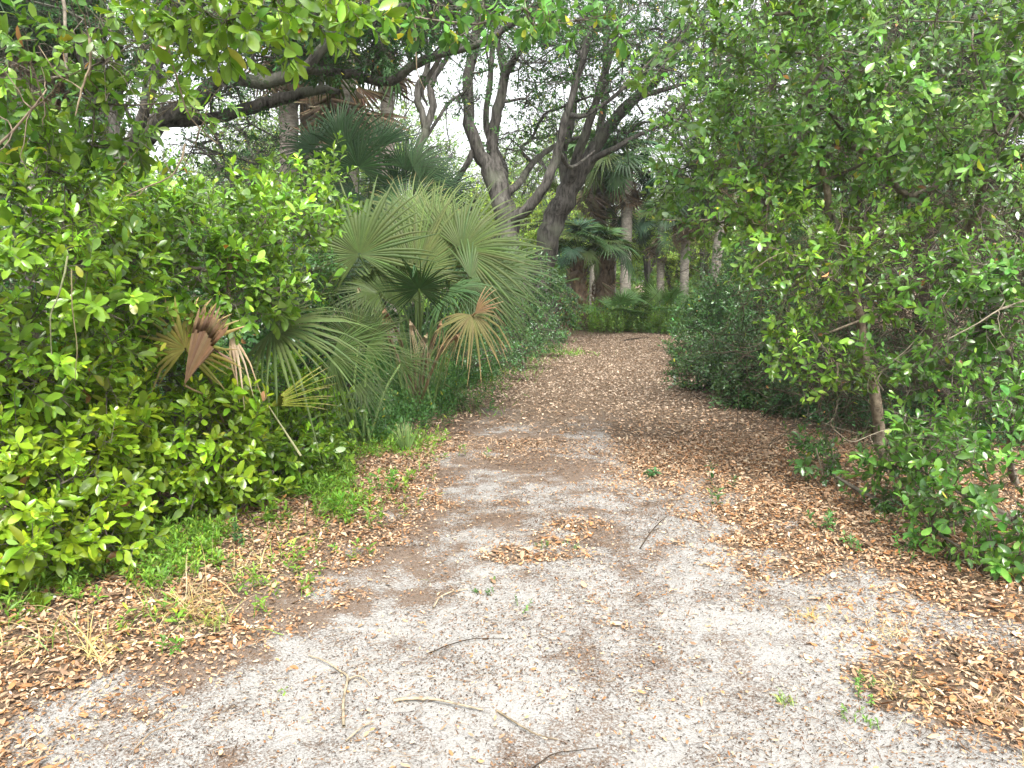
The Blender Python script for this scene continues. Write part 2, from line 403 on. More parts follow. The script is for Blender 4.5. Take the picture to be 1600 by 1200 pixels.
mx_=(gx[ii]+gx[ii+1]).reshape(-1)/2; my_=(gy[jj]+gy[jj+1]).reshape(-1)/2
onp=(my_>.5)&(my_<YEND)&(mx_>XL(my_)-.05+.25*(fbm(mx_,my_,.6,41)-.5))&(mx_<XR(my_)+.05+.3*(fbm(mx_,my_,.6,42)-.5))
def sandmat():
    m,n=mat('sand_and_litter'); L=n.links.new
    at=N(n,'ShaderNodeAttribute',attribute_name='tint'); sp=N(n,'ShaderNodeSeparateColor'); L(at.outputs['Color'],sp.inputs[0])
    tc=N(n,'ShaderNodeTexCoord')
    def noise(s,d=5.,r=.6):
        x=N(n,'ShaderNodeTexNoise',Scale=float(s),Detail=d,Roughness=r); L(tc.outputs['Object'],x.inputs['Vector']); return x.outputs[0]
    def ramp(src,p0,p1,c0=(0,0,0),c1=(1,1,1)):
        c=N(n,'ShaderNodeValToRGB'); c.color_ramp.elements[0].position=p0; c.color_ramp.elements[1].position=p1
        c.color_ramp.elements[0].color=(*c0,1); c.color_ramp.elements[1].color=(*c1,1); L(src,c.inputs[0]); return c.outputs[0]
    def mix(f,a,b):
        x=N(n,'ShaderNodeMix',data_type='RGBA')
        for i,v in ((0,f),(6,a),(7,b)):
            if isinstance(v,(tuple,float,int)): x.inputs[i].default_value = v if i==0 else (*v,1)
            else: L(v,x.inputs[i])
        return x.outputs[2]
    def math_(op,a,b):
        x=N(n,'ShaderNodeMath',operation=op)
        for i,v in enumerate((a,b)):
            if isinstance(v,(float,int)): x.inputs[i].default_value=v
            else: L(v,x.inputs[i])
        return x.outputs[0]
    fine=noise(95,6.,.75); med=noise(22,5.,.7); vf=noise(240,3.,.7)
    sand=ramp(vf,.3,.7,(.22,.212,.202),(.42,.41,.392))
    sand=mix(ramp(med,.35,.7),sand,(.36,.345,.32))
    # dark grit lying on the sand
    th=math_('ADD',fine,math_('MULTIPLY',sp.outputs[1],.20))
    sand=mix(ramp(th,.55,.70),sand,(.115,.10,.088))
    # brown needle mould in patches
    th2=math_('ADD',math_('MULTIPLY',med,.55),math_('MULTIPLY',sp.outputs[1],.5))
    th2=math_('ADD',th2,math_('MULTIPLY',math_('SUBTRACT',fine,.5),1.1))
    mould=mix(ramp(vf,.35,.65),(.085,.058,.042),(.235,.18,.14))
    sand=mix(ramp(th2,.52,.66),sand,mould)
    under=mix(ramp(med,.35,.65),(.055,.04,.028),(.19,.13,.085)); under=mix(ramp(fine,.5,.7),under,(.13,.11,.09))
    lm=math_('ADD',sp.outputs[0],math_('MULTIPLY',math_('SUBTRACT',fine,.5),1.1))
    c=mix(ramp(lm,.42,.62),sand,under)
    bh=math_('ADD',math_('MULTIPLY',fine,.6),math_('MULTIPLY',vf,.5)); bh=math_('ADD',bh,med)
    bp=N(n,'ShaderNodeBump',Strength=.8,Distance=.02); L(bh,bp.inputs['Height'])
    pr=N(n,'ShaderNodeBsdfPrincipled',Roughness=.95); pr.inputs['Specular IOR Level'].default_value=.15
    L(c,pr.inputs['Base Color']); L(bp.outputs[0],pr.inputs['Normal'])
    o=N(n,'ShaderNodeOutputMaterial'); L(pr.outputs[0],o.inputs[0]); return m
M_sand=sandmat()
for nm,sel in (('ground',~onp),('path',onp)):
    q=a[sel]; F=np.concatenate([np.stack([q,q+1,q+nx+1],1),np.stack([q,q+nx+1,q+nx],1)])
    us,inv=np.unique(F,return_inverse=True)
    mb=MB(); mb.add(GV[us],inv.reshape(-1,3),np.stack([lit,wl,0*lit],1)[us]); tag(mb.build(nm,M_sand),kind='structure')

# fallen leaves: brown ovals lying in drifts
def scatter(n, x0,x1,y0,y1, dens):
    x=rng.uniform(x0,x1,n); y=rng.uniform(y0,y1,n); k=rng.random(n)<dens(x,y); return x[k],y[k]
def infrustum(x,y,m=.5): return np.abs(x)<y*.70+m
PALL=np.array([(.38,.24,.14),(.45,.32,.20),(.33,.16,.07),(.24,.15,.09),(.54,.42,.29),(.17,.11,.07),(.38,.26,.17),(.38,.20,.09)])
PFAR=np.array([(.27,.215,.165),(.33,.275,.22),(.22,.165,.12),(.17,.125,.09),(.44,.36,.28),(.12,.095,.07)])
T_DL=[leaf_tpl(.40,.10,.16,.55),leaf_tpl(.46,-.08,.10,.6),leaf_tpl(.34,.12,-.12,.5)]
def add_litter(mb,x,y,l0,l1,thick=.025,flat=.4,pal=PALL,br=1.):
    n=len(x); z=height(x,y)+rng.random(n)*thick+.004
    d=np.stack([rng.normal(0,1,n),rng.normal(0,1,n),rng.normal(0,.28,n)],1); nn=np.stack([rng.normal(0,flat,n),rng.normal(0,flat,n),np.ones(n)],1)
    q_=np.clip((y-5.6)/4.2,0,1)[:,None]*.8; c=(PALL[rng.integers(0,len(PALL),n)]*(1-q_)+PFAR[rng.integers(0,len(PFAR),n)]*1.08*q_)*np.exp(rng.normal(0,.22,(n,1)))*br
    Rm=frame(d,nn); L_=l0+(l1-l0)*rng.beta(1.6,2.2,n); w_=rng.integers(0,3,n)
    pos=np.stack([x,y,z],1)-Rm[:,:,1]*L_[:,None]*.5; pos[:,2]=np.maximum(pos[:,2],height(x,y)+.003)
    for i in range(3):
        m=w_==i; mb.inst(T_DL[i],pos[m],Rm[m],np.stack([L_*rng.uniform(.8,1.25,n),L_,L_*rng.uniform(.4,1.6,n)],1)[m],c[m])
lb=MB()
x,y=scatter(90000,-4.6,5,2.2,7.5,lambda x,y: (litter(x,y)**1.6)*infrustum(x,y,.2)*np.where(x<XL(y),np.clip(1.5-(XL(y)-x)*.55,.15,1),1)*.6)
add_litter(lb,x,y,.020,.066,.018,.33,br=.95)
x,y=scatter(190000,-4.6,5,2.2,7.5,lambda x,y: np.clip(litter(x,y)*2.2,0,1)*infrustum(x,y,.2)*np.where(x<XL(y),np.clip(1.5-(XL(y)-x)*.55,.15,1),1))
add_litter(lb,x,y,.008,.034,.016,.4,br=.95)
x,y=scatter(120000,-5,7,7.5,22,lambda x,y: (litter(x,y)**1.5)*infrustum(x,y,.2)*np.where(x<XL(y)-.6,.3,1)*np.where(x>XR(y)+1.2,.4,1)*(y<YEND+.3))
add_litter(lb,x,y,.02,.06,.02,.35)
tag(lb.build('fallen_leaves',M_dead),'tan and orange brown dead leaves drifted along both edges of the sandy path and over its far end','leaf litter',kind='stuff')
# fine dark bits and needles on the sand
db=MB()
def sanddens(x,y): return (1-litter(x,y))*infrustum(x,y,.2)*(.22+1.1*np.clip((fbm(x,y,.5,51)-.42)*4,0,1))*(x>XL(y)-.3)*(x<XR(y)+.8)
x,y=scatter(120000,-2.5,3,2.2,7.5,sanddens); n=len(x)
dirs=np.stack([rng.normal(0,1,n),rng.normal(0,1,n),rng.normal(0,.2,n)],1)
c=np.array([(.05,.035,.025),(.14,.08,.05),(.22,.12,.06),(.07,.055,.045)])[rng.integers(0,4,n)]*rng.uniform(.6,1.4,(n,1))
L_=rng.uniform(.004,.016,n); db.inst(T_DIA,np.stack([x,y,height(x,y)+.004],1),frame(dirs,np.stack([rng.normal(0,.5,n),rng.normal(0,.5,n),np.ones(n)],1)),np.stack([L_*1.1,L_,L_],1),c)
x,y=scatter(42000,-2.5,3,2.2,9,lambda x,y:sanddens(x,y)*.8); n=len(x)
st=np.stack([x,y,height(x,y)+.006],1); d=np.stack([rng.normal(0,1,n),rng.normal(0,1,n),0*x],1)
W=walk(st,d,rng.uniform(.02,.07,n),4,.22); W[...,2]=st[:,None,2]+rng.uniform(0,.006,(n,4))
curves(db,W,.0011,.0006,np.array([(.16,.09,.05),(.08,.055,.04),(.3,.22,.14)])[rng.integers(0,3,n)]*rng.uniform(.6,1.3,(n,1)))
tag(db.build('bark_debris',M_dead),'fine dark bark bits and brown needles strewn over the pale sand','debris',kind='stuff')

# low green plants along the edges
T_W=leaf_tpl(.5,.05,.05,.5)
def lowplants(mb,x,y,hh,k,ll,col,tpl=T_LAN,var=.25,a0=75):
    n=len(x); p=np.stack([x,y,height(x,y)],1); D=np.stack([rng.normal(0,.35,n),rng.normal(0,.35,n),np.ones(n)],1)
    sprigs(mb,mb,p,D,hh*rng.uniform(.4,1.3,n),k,ll,col,tpl,.8,var,a0=a0,a1=35,yellow=.02,stem_r=.0015,scol=col)
def grassy(mb,x,y,L0,L1,wd,c,lean=.5,seg=6,sag=.22):
    n=len(x); s=np.stack([x,y,height(x,y)],1); d=np.stack([rng.normal(0,lean,n),rng.normal(0,lean,n),np.ones(n)],1)
    W=walk(s,d,rng.uniform(L0,L1,n),seg,.10,sag); W[...,2]=np.maximum(W[...,2],s[:,None,2]+.004)
    blades(mb,W,wd*rng.uniform(.6,1.3,n),tints(n,c,.22,.12,0))
def clump(x,y,sc,seed,th): return np.clip((fbm(x,y,sc,seed,3)-th)*8,0,1)
g1=MB()
def dens1(x,y):
    d=XL(y)-x; return clump(x,y,.5,61,.36)*np.exp(-((d-.66)/.42)**2)*np.interp(y,[3.2,4,5,7],[.25,.8,1,.7])*infrustum(x,y)
x,y=scatter(20000,-4,0,3.2,7.4,dens1); lowplants(g1,x,y,.11,9,.045,(.13,.25,.03))
tag(g1.build('leafy_weeds',M_leaf),'bright green low weeds with narrow leaflets on the leaf litter left of the path','weeds',kind='stuff')
g2=MB()
x,y=scatter(2500,-4,0,3,7,lambda x,y:clump(x,y,.4,71,.5)*np.exp(-((XL(y)-x-.5)/.4)**2)*infrustum(x,y)); grassy(g2,x,y,.08,.22,.0022,(.16,.26,.05))
x,y=scatter(9000,-2,3.2,8.5,19,lambda x,y:np.exp(-((XL(y)-x-.2)/.35)**2)*np.where(y>11,1,.55)); grassy(g2,x,y,.06,.2,.004,(.12,.26,.04))
tag(g2.build('green_grass',M_grass),'short green grass fringing the left edge of the path','grass',kind='stuff')
g3=MB()
x,y=scatter(60000,-6,2.2,6.8,20,lambda x,y:np.clip((XL(y)-x-.25)*2+ (fbm(x,y,.7,81)-.5)*2+.15,0,1)*infrustum(x,y,.3)*np.where(y<8,.6,1)); lowplants(g3,x,y,.32,11,.05,(.055,.14,.035),[T_OV,T_LAN])
tag(g3.build('left_undergrowth',M_leaf),'dark green undergrowth of small leaves below the palmettos left of the path','undergrowth',kind='stuff')
g4=MB()
x,y=scatter(26000,1.6,8,6.3,21,lambda x,y:np.clip((x-XR(y)-.25-np.interp(y,[6.3,8,9],[1.4,.6,.1]))*2+(fbm(x,y,.7,91)-.5)*2,0,1)*infrustum(x,y,.3)); lowplants(g4,x,y,.36,11,.05,(.035,.10,.035),[T_OV,T_OVB])
tag(g4.build('right_undergrowth',M_glossy),'dark glossy vine undergrowth along the right edge of the path','undergrowth',kind='stuff')
g5=MB()
x,y=scatter(15000,-4,9,20.2,28,lambda x,y:infrustum(x,y,.3)*np.clip((y-YEND+fbm(x,y,1.,97)-.5)*2,0,1)*np.clip(fbm(x,y,.8,98)*2.5-.6,.05,1)); k_=fbm(x,y,.9,99)>.5
lowplants(g5,x[k_],y[k_],.75,10,.10,(.13,.24,.04),[T_OV,T_LAN]); lowplants(g5,x[~k_],y[~k_],.28,9,.08,(.08,.17,.035),[T_OV,T_LAN])
tag(g5.build('far_undergrowth',M_leaf),'green ground cover behind the far end of the path under the palms','undergrowth',kind='stuff')

# ================================================================ PALMS
def fan(mb, hub, axis, nor, R, nseg=46, spread=120, droop=.18, cup=.12, costa=.12, split=.42, fold=.35, grav=.12, brk=.06, col=(.06,.10,.025), var=.10, mat=0, jit=1., tips=None):
    col=np.array(col)*(.76*math.exp(rng.normal(0,.12)) if col[1]>col[0] else 1)
    Rm=frame(np.array([axis],float),np.array([nor],float))[0]
    th=np.radians(np.linspace(-spread,spread,nseg)); dth=(th[1]-th[0])
    ln=R*(1-.28*(np.abs(th)/np.radians(150))**2)*rng.uniform(.9,1.05,nseg)
    u=np.array([.02,.25,split*.75,split,.66,.80,.91,1.]); s=len(u)
    sp=split*rng.uniform(.75,1.15,nseg)
    r=ln[:,None]*u[None]
    w0=(ln*sp*math.tan(dth/2))[:,None]*1.02
    wd=np.where(u[None]<=sp[:,None], r*math.tan(dth/2)*1.02, w0*np.clip((1-u[None])/(1-sp[:,None]),0,1)**.75)
    tj=th[:,None]+jit*rng.normal(0,.05,nseg)[:,None]*np.clip(u-split,0,1)[None]*2
    dx=np.sin(tj); dy=np.cos(tj)
    dr=droop*np.exp(rng.normal(0,.3,nseg))
    z=-dr[:,None]*ln[:,None]*u[None]**2.4+cup*r*np.abs(np.sin(tj))-costa*np.clip(dy,0,1)*r**2/R
    cen=np.stack([dx*r,dy*r,z+fold*wd],-1); px_=np.stack([dy,-dx,0*dx],-1)
    lf=np.stack([dx*r,dy*r,z-fold*wd],-1)-px_*wd[...,None]; rt=np.stack([dx*r,dy*r,z-fold*wd],-1)+px_*wd[...,None]
    V=np.stack([lf,cen,rt],2)           # nseg,s,3,3
    Wd=V@Rm.T+np.asarray(hub)
    b=(rng.random(nseg)<brk)
    gd=grav*ln[:,None]*u[None]**2.5*np.exp(rng.normal(0,.3,nseg))[:,None]+b[:,None]*np.clip(u-.62,0,1)[None]*ln[:,None]*1.1
    Wd[...,2]-=gd[...,None]
    F=[]
    for i in range(s-1):
        for k in range(2):
            a_=i*3+k; F+=[[a_,a_+1,a_+4],[a_,a_+4,a_+3]]
    F=np.array(F)[None]+(np.arange(nseg)*s*3)[:,None,None]
    c=np.array(col)[None]*np.exp(rng.normal(0,var,(nseg,1)))*(1+rng.normal(0,.06,(nseg,3)))
    C=np.repeat(c,s*3,0).reshape(nseg,s,3,3)
    if tips is not None:
        tf=np.clip((u-.72)/.28,0,1)[None,:,None,None]*(rng.random(nseg)<.75)[:,None,None,None]
        C=C*(1-tf)+np.array(tips)*tf
    mb.add(Wd,F,np.clip(C,.003,.9).reshape(-1,3),mat)
GRN=(.058,.092,.018); PAL=(.095,.135,.035); DRK=(.032,.07,.024); BRN=(.26,.16,.08); TAN=(.30,.235,.15)
def frond_mesh(seed, Lp, R, nseg=26, bend=35, spread=115, droop=.2, grav=.1, col=GRN, dead=False, costa=.15, wp=.011, cup=.1):
    mb=MB(); b=R_(bend)
    mid=Lp*.55
    limb(mb,[(0,0,0),(0,mid,Lp*.05),(0,Lp,0)],[wp*1.4,wp,wp*.75],sides=5,sub=2,wob=0,tint=BRN if dead else (.12,.2,.05),mat=0)
    fan(mb,(0,Lp,0),(0,math.cos(b),-math.sin(b)),(0,math.sin(b),math.cos(b)),R,nseg,spread,droop,cup,costa,.5,.35,grav,.08 if not dead else .3,col,.12)
    o=mb.build('frond',M_dead if dead else M_palm); me=o.data; bpy.data.objects.remove(o); return me
from mathutils import Matrix, Vector
def put(me, name, parent, loc, d, up=(0,0,1), sc=1., roll=0.):
    Rm=frame(np.array([d],float),np.array([up],float))[0]; M=Matrix(Rm.tolist()).to_4x4()@Matrix.Rotation(roll,4,'Y')
    o=bpy.data.objects.new(name,me); COL.objects.link(o); o.parent=parent
    o.matrix_basis=Matrix.Translation(Vector([float(v) for v in loc]))@M@Matrix.Diagonal((sc,sc,sc,1)); return o
FV=[frond_mesh(i,rng.uniform(.55,.8),.62,24,rng.uniform(15,60),rng.uniform(105,130),.22,.08,c) for i,c in enumerate([GRN,DRK,GRN,(.045,.11,.055),(.06,.125,.04)])]
FD=[frond_mesh(i,.5,.55,14,30,60,.4,.1,c,True,cup=.5) for i,c in enumerate([(.20,.155,.105),(.10,.075,.05),(.34,.28,.19)])]
FG=[frond_mesh(i,rng.uniform(.5,.9),.55,26,rng.uniform(0,30),rng.uniform(115,140),.1,.05,c,costa=.05) for i,c in enumerate([(.07,.15,.04),(.09,.18,.05),(.12,.22,.05)])]
def palm(name,label,base,hgt,tr,nf,sc,group=None,skirt=0,lean=(0,0),boots=False,el=(80,-35),fr=None,cat='palm tree',droopup=0,sk_sc=1.,bulge=0):
    base=np.array([base[0],base[1],0.]); e=empty(name,base,label,cat,group)
    top=np.array([lean[0],lean[1],hgt])
    if hgt>.3:
        t=MB(); n=max(4,int(hgt/.5)); u=np.linspace(0,1,n)
        pts=[top*v+np.array([.12*math.sin(v*2.2)*lean[0],0,0]) for v in u]; rad=[tr*(1.25-.3*min(1,v*4)+bulge*v) for v in u]
        if boots:
            limb(t,pts,rad,10,5,.05,(.8,.8,.8),0,.1)
            nb=int(hgt*70); v=rng.uniform(.05,1,nb); az=rng.uniform(0,6.28,nb); rr=tr*1.0
            p=top[None]*v[:,None]+np.stack([np.cos(az),np.sin(az),0*az],1)*rr
            d=np.stack([np.cos(az)*.45,np.sin(az)*.45,np.ones(nb)],1); q=nrm(d)*rng.uniform(.12,.28,(nb,1))
            blades(t,np.stack([p,p+q*.5,p+q],1),.028,np.array([(1.,.95,.85),(.6,.55,.5),(1.4,1.3,1.15)])[rng.integers(0,3,nb)])
        else: limb(t,pts,rad,10,6,.03,(1,1,1),0,.03)
        t.build('trunk',M_boots if boots else M_palmtrunk,e)
    for i in range(nf):
        v=(i+.5)/nf; E=R_(el[0]+(el[1]-el[0])*v**1.15+rng.normal(0,7)); A=i*2.399+rng.normal(0,.25)
        d=(math.cos(E)*math.cos(A),math.cos(E)*math.sin(A),math.sin(E))
        put(random.choice(fr or FV),'frond',e,top+np.array(d)*.03,d,(0,0,1) if E<1.3 else (math.cos(A),math.sin(A),.2),sc*rng.uniform(.8,1.1),rng.normal(0,.25))
    for i in range(skirt):
        E=R_(rng.uniform(-88,-55)); A=rng.uniform(0,6.28); d=(math.cos(E)*math.cos(A),math.cos(E)*math.sin(A),math.sin(E))
        put(random.choice(FD),'dead_frond',e,top-np.array([0,0,rng.uniform(0,.5)*sk_sc*sc]),d,(math.cos(A),math.sin(A),.3),sc*rng.uniform(.7,1.1)*sk_sc,rng.normal(0,.5))
    return e
def gpx(px,Y): p=P(px,500,Y); return (p[0],p[1])
def zpx(py,Y): return float(P(800,py,Y)[2])
G_SAB='cabbage palms at the far end of the path'
palm('cabbage_palm','short cabbage palm with shaggy tan booted trunk, nearest palm beyond the bend',gpx(907,22.5),zpx(395,22.5),.21,22,.95,G_SAB,3,boots=True,el=(85,-25),lean=(-.1,0))
palm('cabbage_palm','stout cabbage palm with dark trunk wrapped in dead fronds, right of the shaggy tan one',gpx(942,23.5),zpx(398,23.5),.30,22,1.0,G_SAB,6,boots=True,el=(85,-15))
palm('cabbage_palm','tall palm with thin bare grey trunk right of the dark wrapped trunk',gpx(976,26),zpx(255,26),.19,22,1.35,G_SAB,14,el=(80,-35))
palm('cabbage_palm','tall palm with a long black-brown skirt of dead fronds hanging above the short palms',gpx(928,26.5),zpx(255,26.5),.18,22,1.3,G_SAB,26,el=(80,-40),sk_sc=1.2)
palm('cabbage_palm','slim mossy brown palm trunk between the dark wrapped trunk and the bare grey one',gpx(957,27),zpx(330,27),.10,12,1.0,G_SAB,12)
palm('cabbage_palm','straight pale grey palm trunk standing alone right of the far path end',gpx(1067,25),zpx(300,25),.15,22,1.3,G_SAB,16)
palm('cabbage_palm','leaning rusty brown palm trunk behind the right hand shrubs, rightmost of the far palms',gpx(1108,24),zpx(225,24),.16,20,1.3,G_SAB,16,lean=(.35,0))
palm('cabbage_palm','palm with a pale straw skirt of dead fronds left of the lone grey trunk',gpx(1030,30),zpx(350,30),.16,16,1.2,G_SAB,14)
palm('cabbage_palm','palm with broad trunk and pale hanging fronds left of the short tan palm',gpx(862,30),zpx(330,30),.2,16,1.2,G_SAB,8)
palm('young_palm','small palm with dark leaning stem and wide green fans at the left of the bend',gpx(884,20.5),zpx(455,20.5),.14,9,.75,None,8,boots=True,el=(75,-5),lean=(-.35,0),fr=FG)
palm('young_palm','small fan palm with pale green fans in the right bank undergrowth',gpx(1150,16),.25,.08,8,1.05,None,2,el=(60,5),fr=FG)
palm('saw_palmetto','low saw palmetto at the middle of the far path end',gpx(1040,21.6),.25,.06,10,1.05,'low palmettos beyond the path end',0,el=(80,15),fr=FG,cat='palmetto')
palm('saw_palmetto','low saw palmetto below the dark wrapped palm trunk',gpx(965,21.8),.2,.06,10,.95,'low palmettos beyond the path end',0,el=(80,15),fr=FG,cat='palmetto')
palm('saw_palmetto','low saw palmetto between the palm trunks and the lone grey trunk',gpx(1005,22.6),.3,.06,10,1.1,'low palmettos beyond the path end',0,el=(80,15),fr=FG,cat='palmetto')
# upper left palms
palm('cabbage_palm','palm with thick pale trunk behind the left oak limb, leftmost of the pair there',gpx(452,13.5),zpx(20,13.5),.17,22,1.2,'cabbage palms behind the left oak',16,lean=(.15,0))
palm('cabbage_palm','palm with straight ringed trunk behind the left oak limb, right one of the pair',gpx(494,14),zpx(-10,14),.17,22,1.2,'cabbage palms behind the left oak',16)
palm('cabbage_palm','palm whose shaggy brown skirt hangs over the back palmetto top left',gpx(548,12),zpx(60,12),.18,16,1.1,'cabbage palms behind the left oak',22,sk_sc=1.25)
palm('cabbage_palm','palm with drooping dead fronds against the sky beside the slender bare tree',gpx(612,15),zpx(20,15),.13,14,1.15,'cabbage palms behind the left oak',14)
palm('cabbage_palm','palm crown behind the shrub at the top left corner',gpx(75,9.5),zpx(-20,9.5),.16,20,1.1,None,14)
# hero fronds of the near palmettos: petiole from a shared base, blade at its own place
def hero(e, base, hub, axis, nor, R, name='frond', col=GRN, label=None, mat_=None, pet=(.13,.2,.06), sag=.12, pr=1., **kw):
    b=np.array(base,float)-np.array(e.location); h=np.array(hub,float)-np.array(e.location)
    mb=MB(); mid=(b+h)/2+np.array([0,0,sag*np.linalg.norm(h-b)])
    limb(mb,[b,mid,h],[.017*pr,.012*pr,.009*pr],sides=5,sub=4,wob=0,tint=pet)
    fan(mb,h,axis,nor,R,col=col,**kw)
    o=mb.build(name,mat_ or M_palm,e)
    if label: o['label']=label
    return o
cy.use_adaptive_sampling=True
b1=G(655,640); b1=np.array([P(650,560,8.6)[0],8.6,.05])
e=empty('palmetto',b1,'large palmetto with wide pale green fans at the left edge of the path','palmetto')
H=lambda px,py,Y: P(px,py,Y)
for (px,py,Y,ax,no,R,kw) in [
  (562,398,7.9,(-.15,0,1),(.1,-.95,.25),.98,dict(col=(.075,.115,.026),spread=135,droop=.12,label='dark ribbed fan spreading left of the pale fans')),
  (650,425,8.3,(.05,.15,1),(.0,-.95,.15),1.0,dict(col=PAL,spread=100,droop=.05,costa=.0,nseg=52,label='tall pale green fan at the centre of the clump')),
  (700,400,8.6,(.25,.2,1),(.0,-.95,.1),.92,dict(col=(.095,.135,.032),spread=95,droop=.06,costa=.0,nseg=38)),
  (655,452,7.3,(.0,-.55,.8),(.1,.5,.8),.52,dict(col=(.035,.075,.025),spread=140,droop=.1,fold=.6,split=.35)),
  (722,392,8.2,(.75,-.1,.6),(-.25,-.85,.4),.95,dict(col=(.08,.12,.028),spread=105,droop=.12)),
  (735,435,8.0,(.9,-.1,.1),(-.1,-.9,.45),.82,dict(col=(.06,.10,.025),spread=115,droop=.2,grav=.2)),
  (610,380,9.2,(-.5,.2,.9),(.2,-.9,.2),.8,dict(col=(.075,.12,.03),spread=110)),
  (640,340,9.6,(.1,.2,1),(0,-.9,.2),.7,dict(col=(.14,.19,.07),spread=90,tips=(.3,.22,.1))),
  (590,460,7.9,(-.6,-.2,.3),(.2,-.5,.8),.62,dict(col=GRN,spread=110,grav=.25)),
  (700,460,7.9,(.5,-.4,.3),(0,-.5,.8),.58,dict(col=(.06,.12,.04),spread=110,grav=.3)),
  (620,480,8.0,(.1,-.2,.9),(.1,-.9,.2),.7,dict(col=(.10,.15,.04),spread=60,split=.7)),
  (755,455,8.4,(.8,-.2,-.1),(.1,-.7,.6),.62,dict(col=(.06,.10,.025),spread=100,grav=.25)),
  (540,440,8.4,(-.7,0,.5),(.3,-.8,.4),.85,dict(col=DRK,spread=115)),
  (680,360,9.2,(.3,.2,1),(-.1,-.9,.2),.8,dict(col=(.08,.12,.028),spread=100)),
  (780,420,9.0,(.9,.1,.5),(-.3,-.8,.4),.75,dict(col=(.052,.09,.024),spread=105)),
  (600,420,8.8,(-.2,.1,.9),(.1,-.9,.3),.8,dict(col=(.052,.092,.024),spread=110)),
  ]: hero(e,b1+rng.normal(0,.08,3)*[1,1,0],H(px,py,Y),ax,no,R,**kw)
# withered frond and hanging dead blades of the same palmetto
hero(e,b1,H(737,492,7.3),(.25,-.35,-.6),(.1,-.8,.4),.42,'withered_frond',col=(.095,.085,.03),mat_=M_dead,spread=115,droop=.1,grav=.35,tips=(.30,.20,.10),brk=.3,label='withered olive brown frond with broken tan tips',pet=(.2,.15,.07),nseg=26,split=.4)
hero(e,b1,H(742,490,7.25),(.5,-.3,.5),(0,-.9,.2),.34,'withered_frond',col=(.20,.13,.065),mat_=M_dead,spread=28,brk=.6,pet=(.25,.17,.09),nseg=9,tips=(.5,.36,.2))
for q,(px,py,Y) in enumerate([(600,480,7.2),(560,450,7.8),(690,500,7.6),(640,500,7.4),(720,520,7.5),(668,520,7.9)]):
    hero(e,b1,H(px,py,Y),(rng.normal(0,.3),-.3,-1),(.1,-.8,.2),.42,'dead_frond',col=TAN if q%2 else (.24,.15,.08),mat_=M_dead,spread=20,nseg=8,brk=.5,pet=(.22,.16,.1),fold=.5,split=.12,grav=.25)
b2=np.array([P(560,600,6.9)[0],6.9,.05])
e=empty('palmetto',b2,'sprawling palmetto with long grey green strips arching over the shrubs','palmetto')
for (px,py,Y,ax,no,R,kw) in [
  (425,517,5.3,(.8,-.15,.25),(-.2,-.5,.9),.76,dict(col=(.10,.145,.04),spread=115,grav=.32,split=.4,droop=.1,label='grey green frond with long drooping strips, the nearest')),
  (520,560,6.0,(.6,-.3,.35),(0,-.6,.8),.72,dict(col=(.07,.115,.026),spread=85,grav=.3,split=.35)),
  (575,540,7.0,(.4,-.3,.3),(0,-.7,.6),.55,dict(col=(.062,.10,.024),spread=90,grav=.3,split=.35)),
  (560,540,7.0,(-.2,-.1,.8),(0,-.9,.3),.6,dict(col=GRN,spread=80,grav=.1,split=.5)),
  (560,600,7.0,(.5,-.5,-.1),(0,-.5,.7),.42,dict(col=(.055,.09,.022),spread=80,grav=.35,split=.35)),
  (500,590,6.4,(.3,-.3,.2),(0,-.7,.6),.45,dict(col=(.062,.10,.022),spread=80,grav=.3,split=.35)),
  (625,570,7.4,(.5,-.3,.3),(0,-.7,.6),.45,dict(col=(.055,.09,.022),spread=80,grav=.3)),
  ]: hero(e,b2+rng.normal(0,.06,3)*[1,1,0],H(px,py,Y),ax,no,R,**kw)
for (lab,hx,Yb,hs_) in [('dark green fan palmetto on raised stems behind the big pale fans, left of the two',560,10.4,[
   (541,236,0,(-.05,.1,1),.78,105,0),(492,232,.2,(-.8,.1,.5),.62,80,1),(520,262,.2,(-.7,-.2,.1),.6,110,1),(560,262,-.3,(.1,-.3,.7),.62,120,0),(585,235,.4,(.3,.1,1),.6,60,1),(556,300,0,(-.3,-.3,-.2),.6,110,1),(600,300,-.2,(.3,-.3,-.1),.55,110,0),(500,300,.3,(-.8,0,.2),.6,100,1),(530,210,.5,(-.3,.1,1),.6,80,1)]),
  ('dark palmetto with fans spreading right toward the slender dark tree',650,10.9,[
   (600,226,0,(.35,.1,.9),.62,55,1),(632,265,.1,(.3,.1,.9),.66,85,0),(645,262,-.2,(.9,.0,.45),.66,85,2),(622,290,.2,(-.6,0,.5),.6,110,1),(668,285,.1,(.9,-.1,.1),.62,100,1),(650,300,-.3,(.5,-.4,.2),.6,115,2),(690,300,.3,(.6,.1,.7),.6,90,1),(620,320,0,(-.5,-.3,-.2),.6,110,0)])]:
    bb=np.array([P(hx,500,Yb)[0],Yb,.05]); e=empty('back_palmetto',bb,lab,'palmetto')
    for (px,py,dy,ax,R,sp_,ci) in hs_:
        hero(e,bb+rng.normal(0,.05,3)*[1,1,0],H(px,py,Yb+dy),ax,(rng.normal(0,.2),-.85,.35),R,col=[(.045,.10,.035),(.035,.08,.03),(.07,.13,.05)][ci],spread=sp_,grav=.1,droop=.15,nseg=30,pet=(.05,.09,.03))
b3=np.array([P(440,800,4.9)[0],5.3,.3])
e=empty('palmetto_frond',b3,'yellowing palmetto frond sticking out of the shrubs beside the weeds','palm frond')
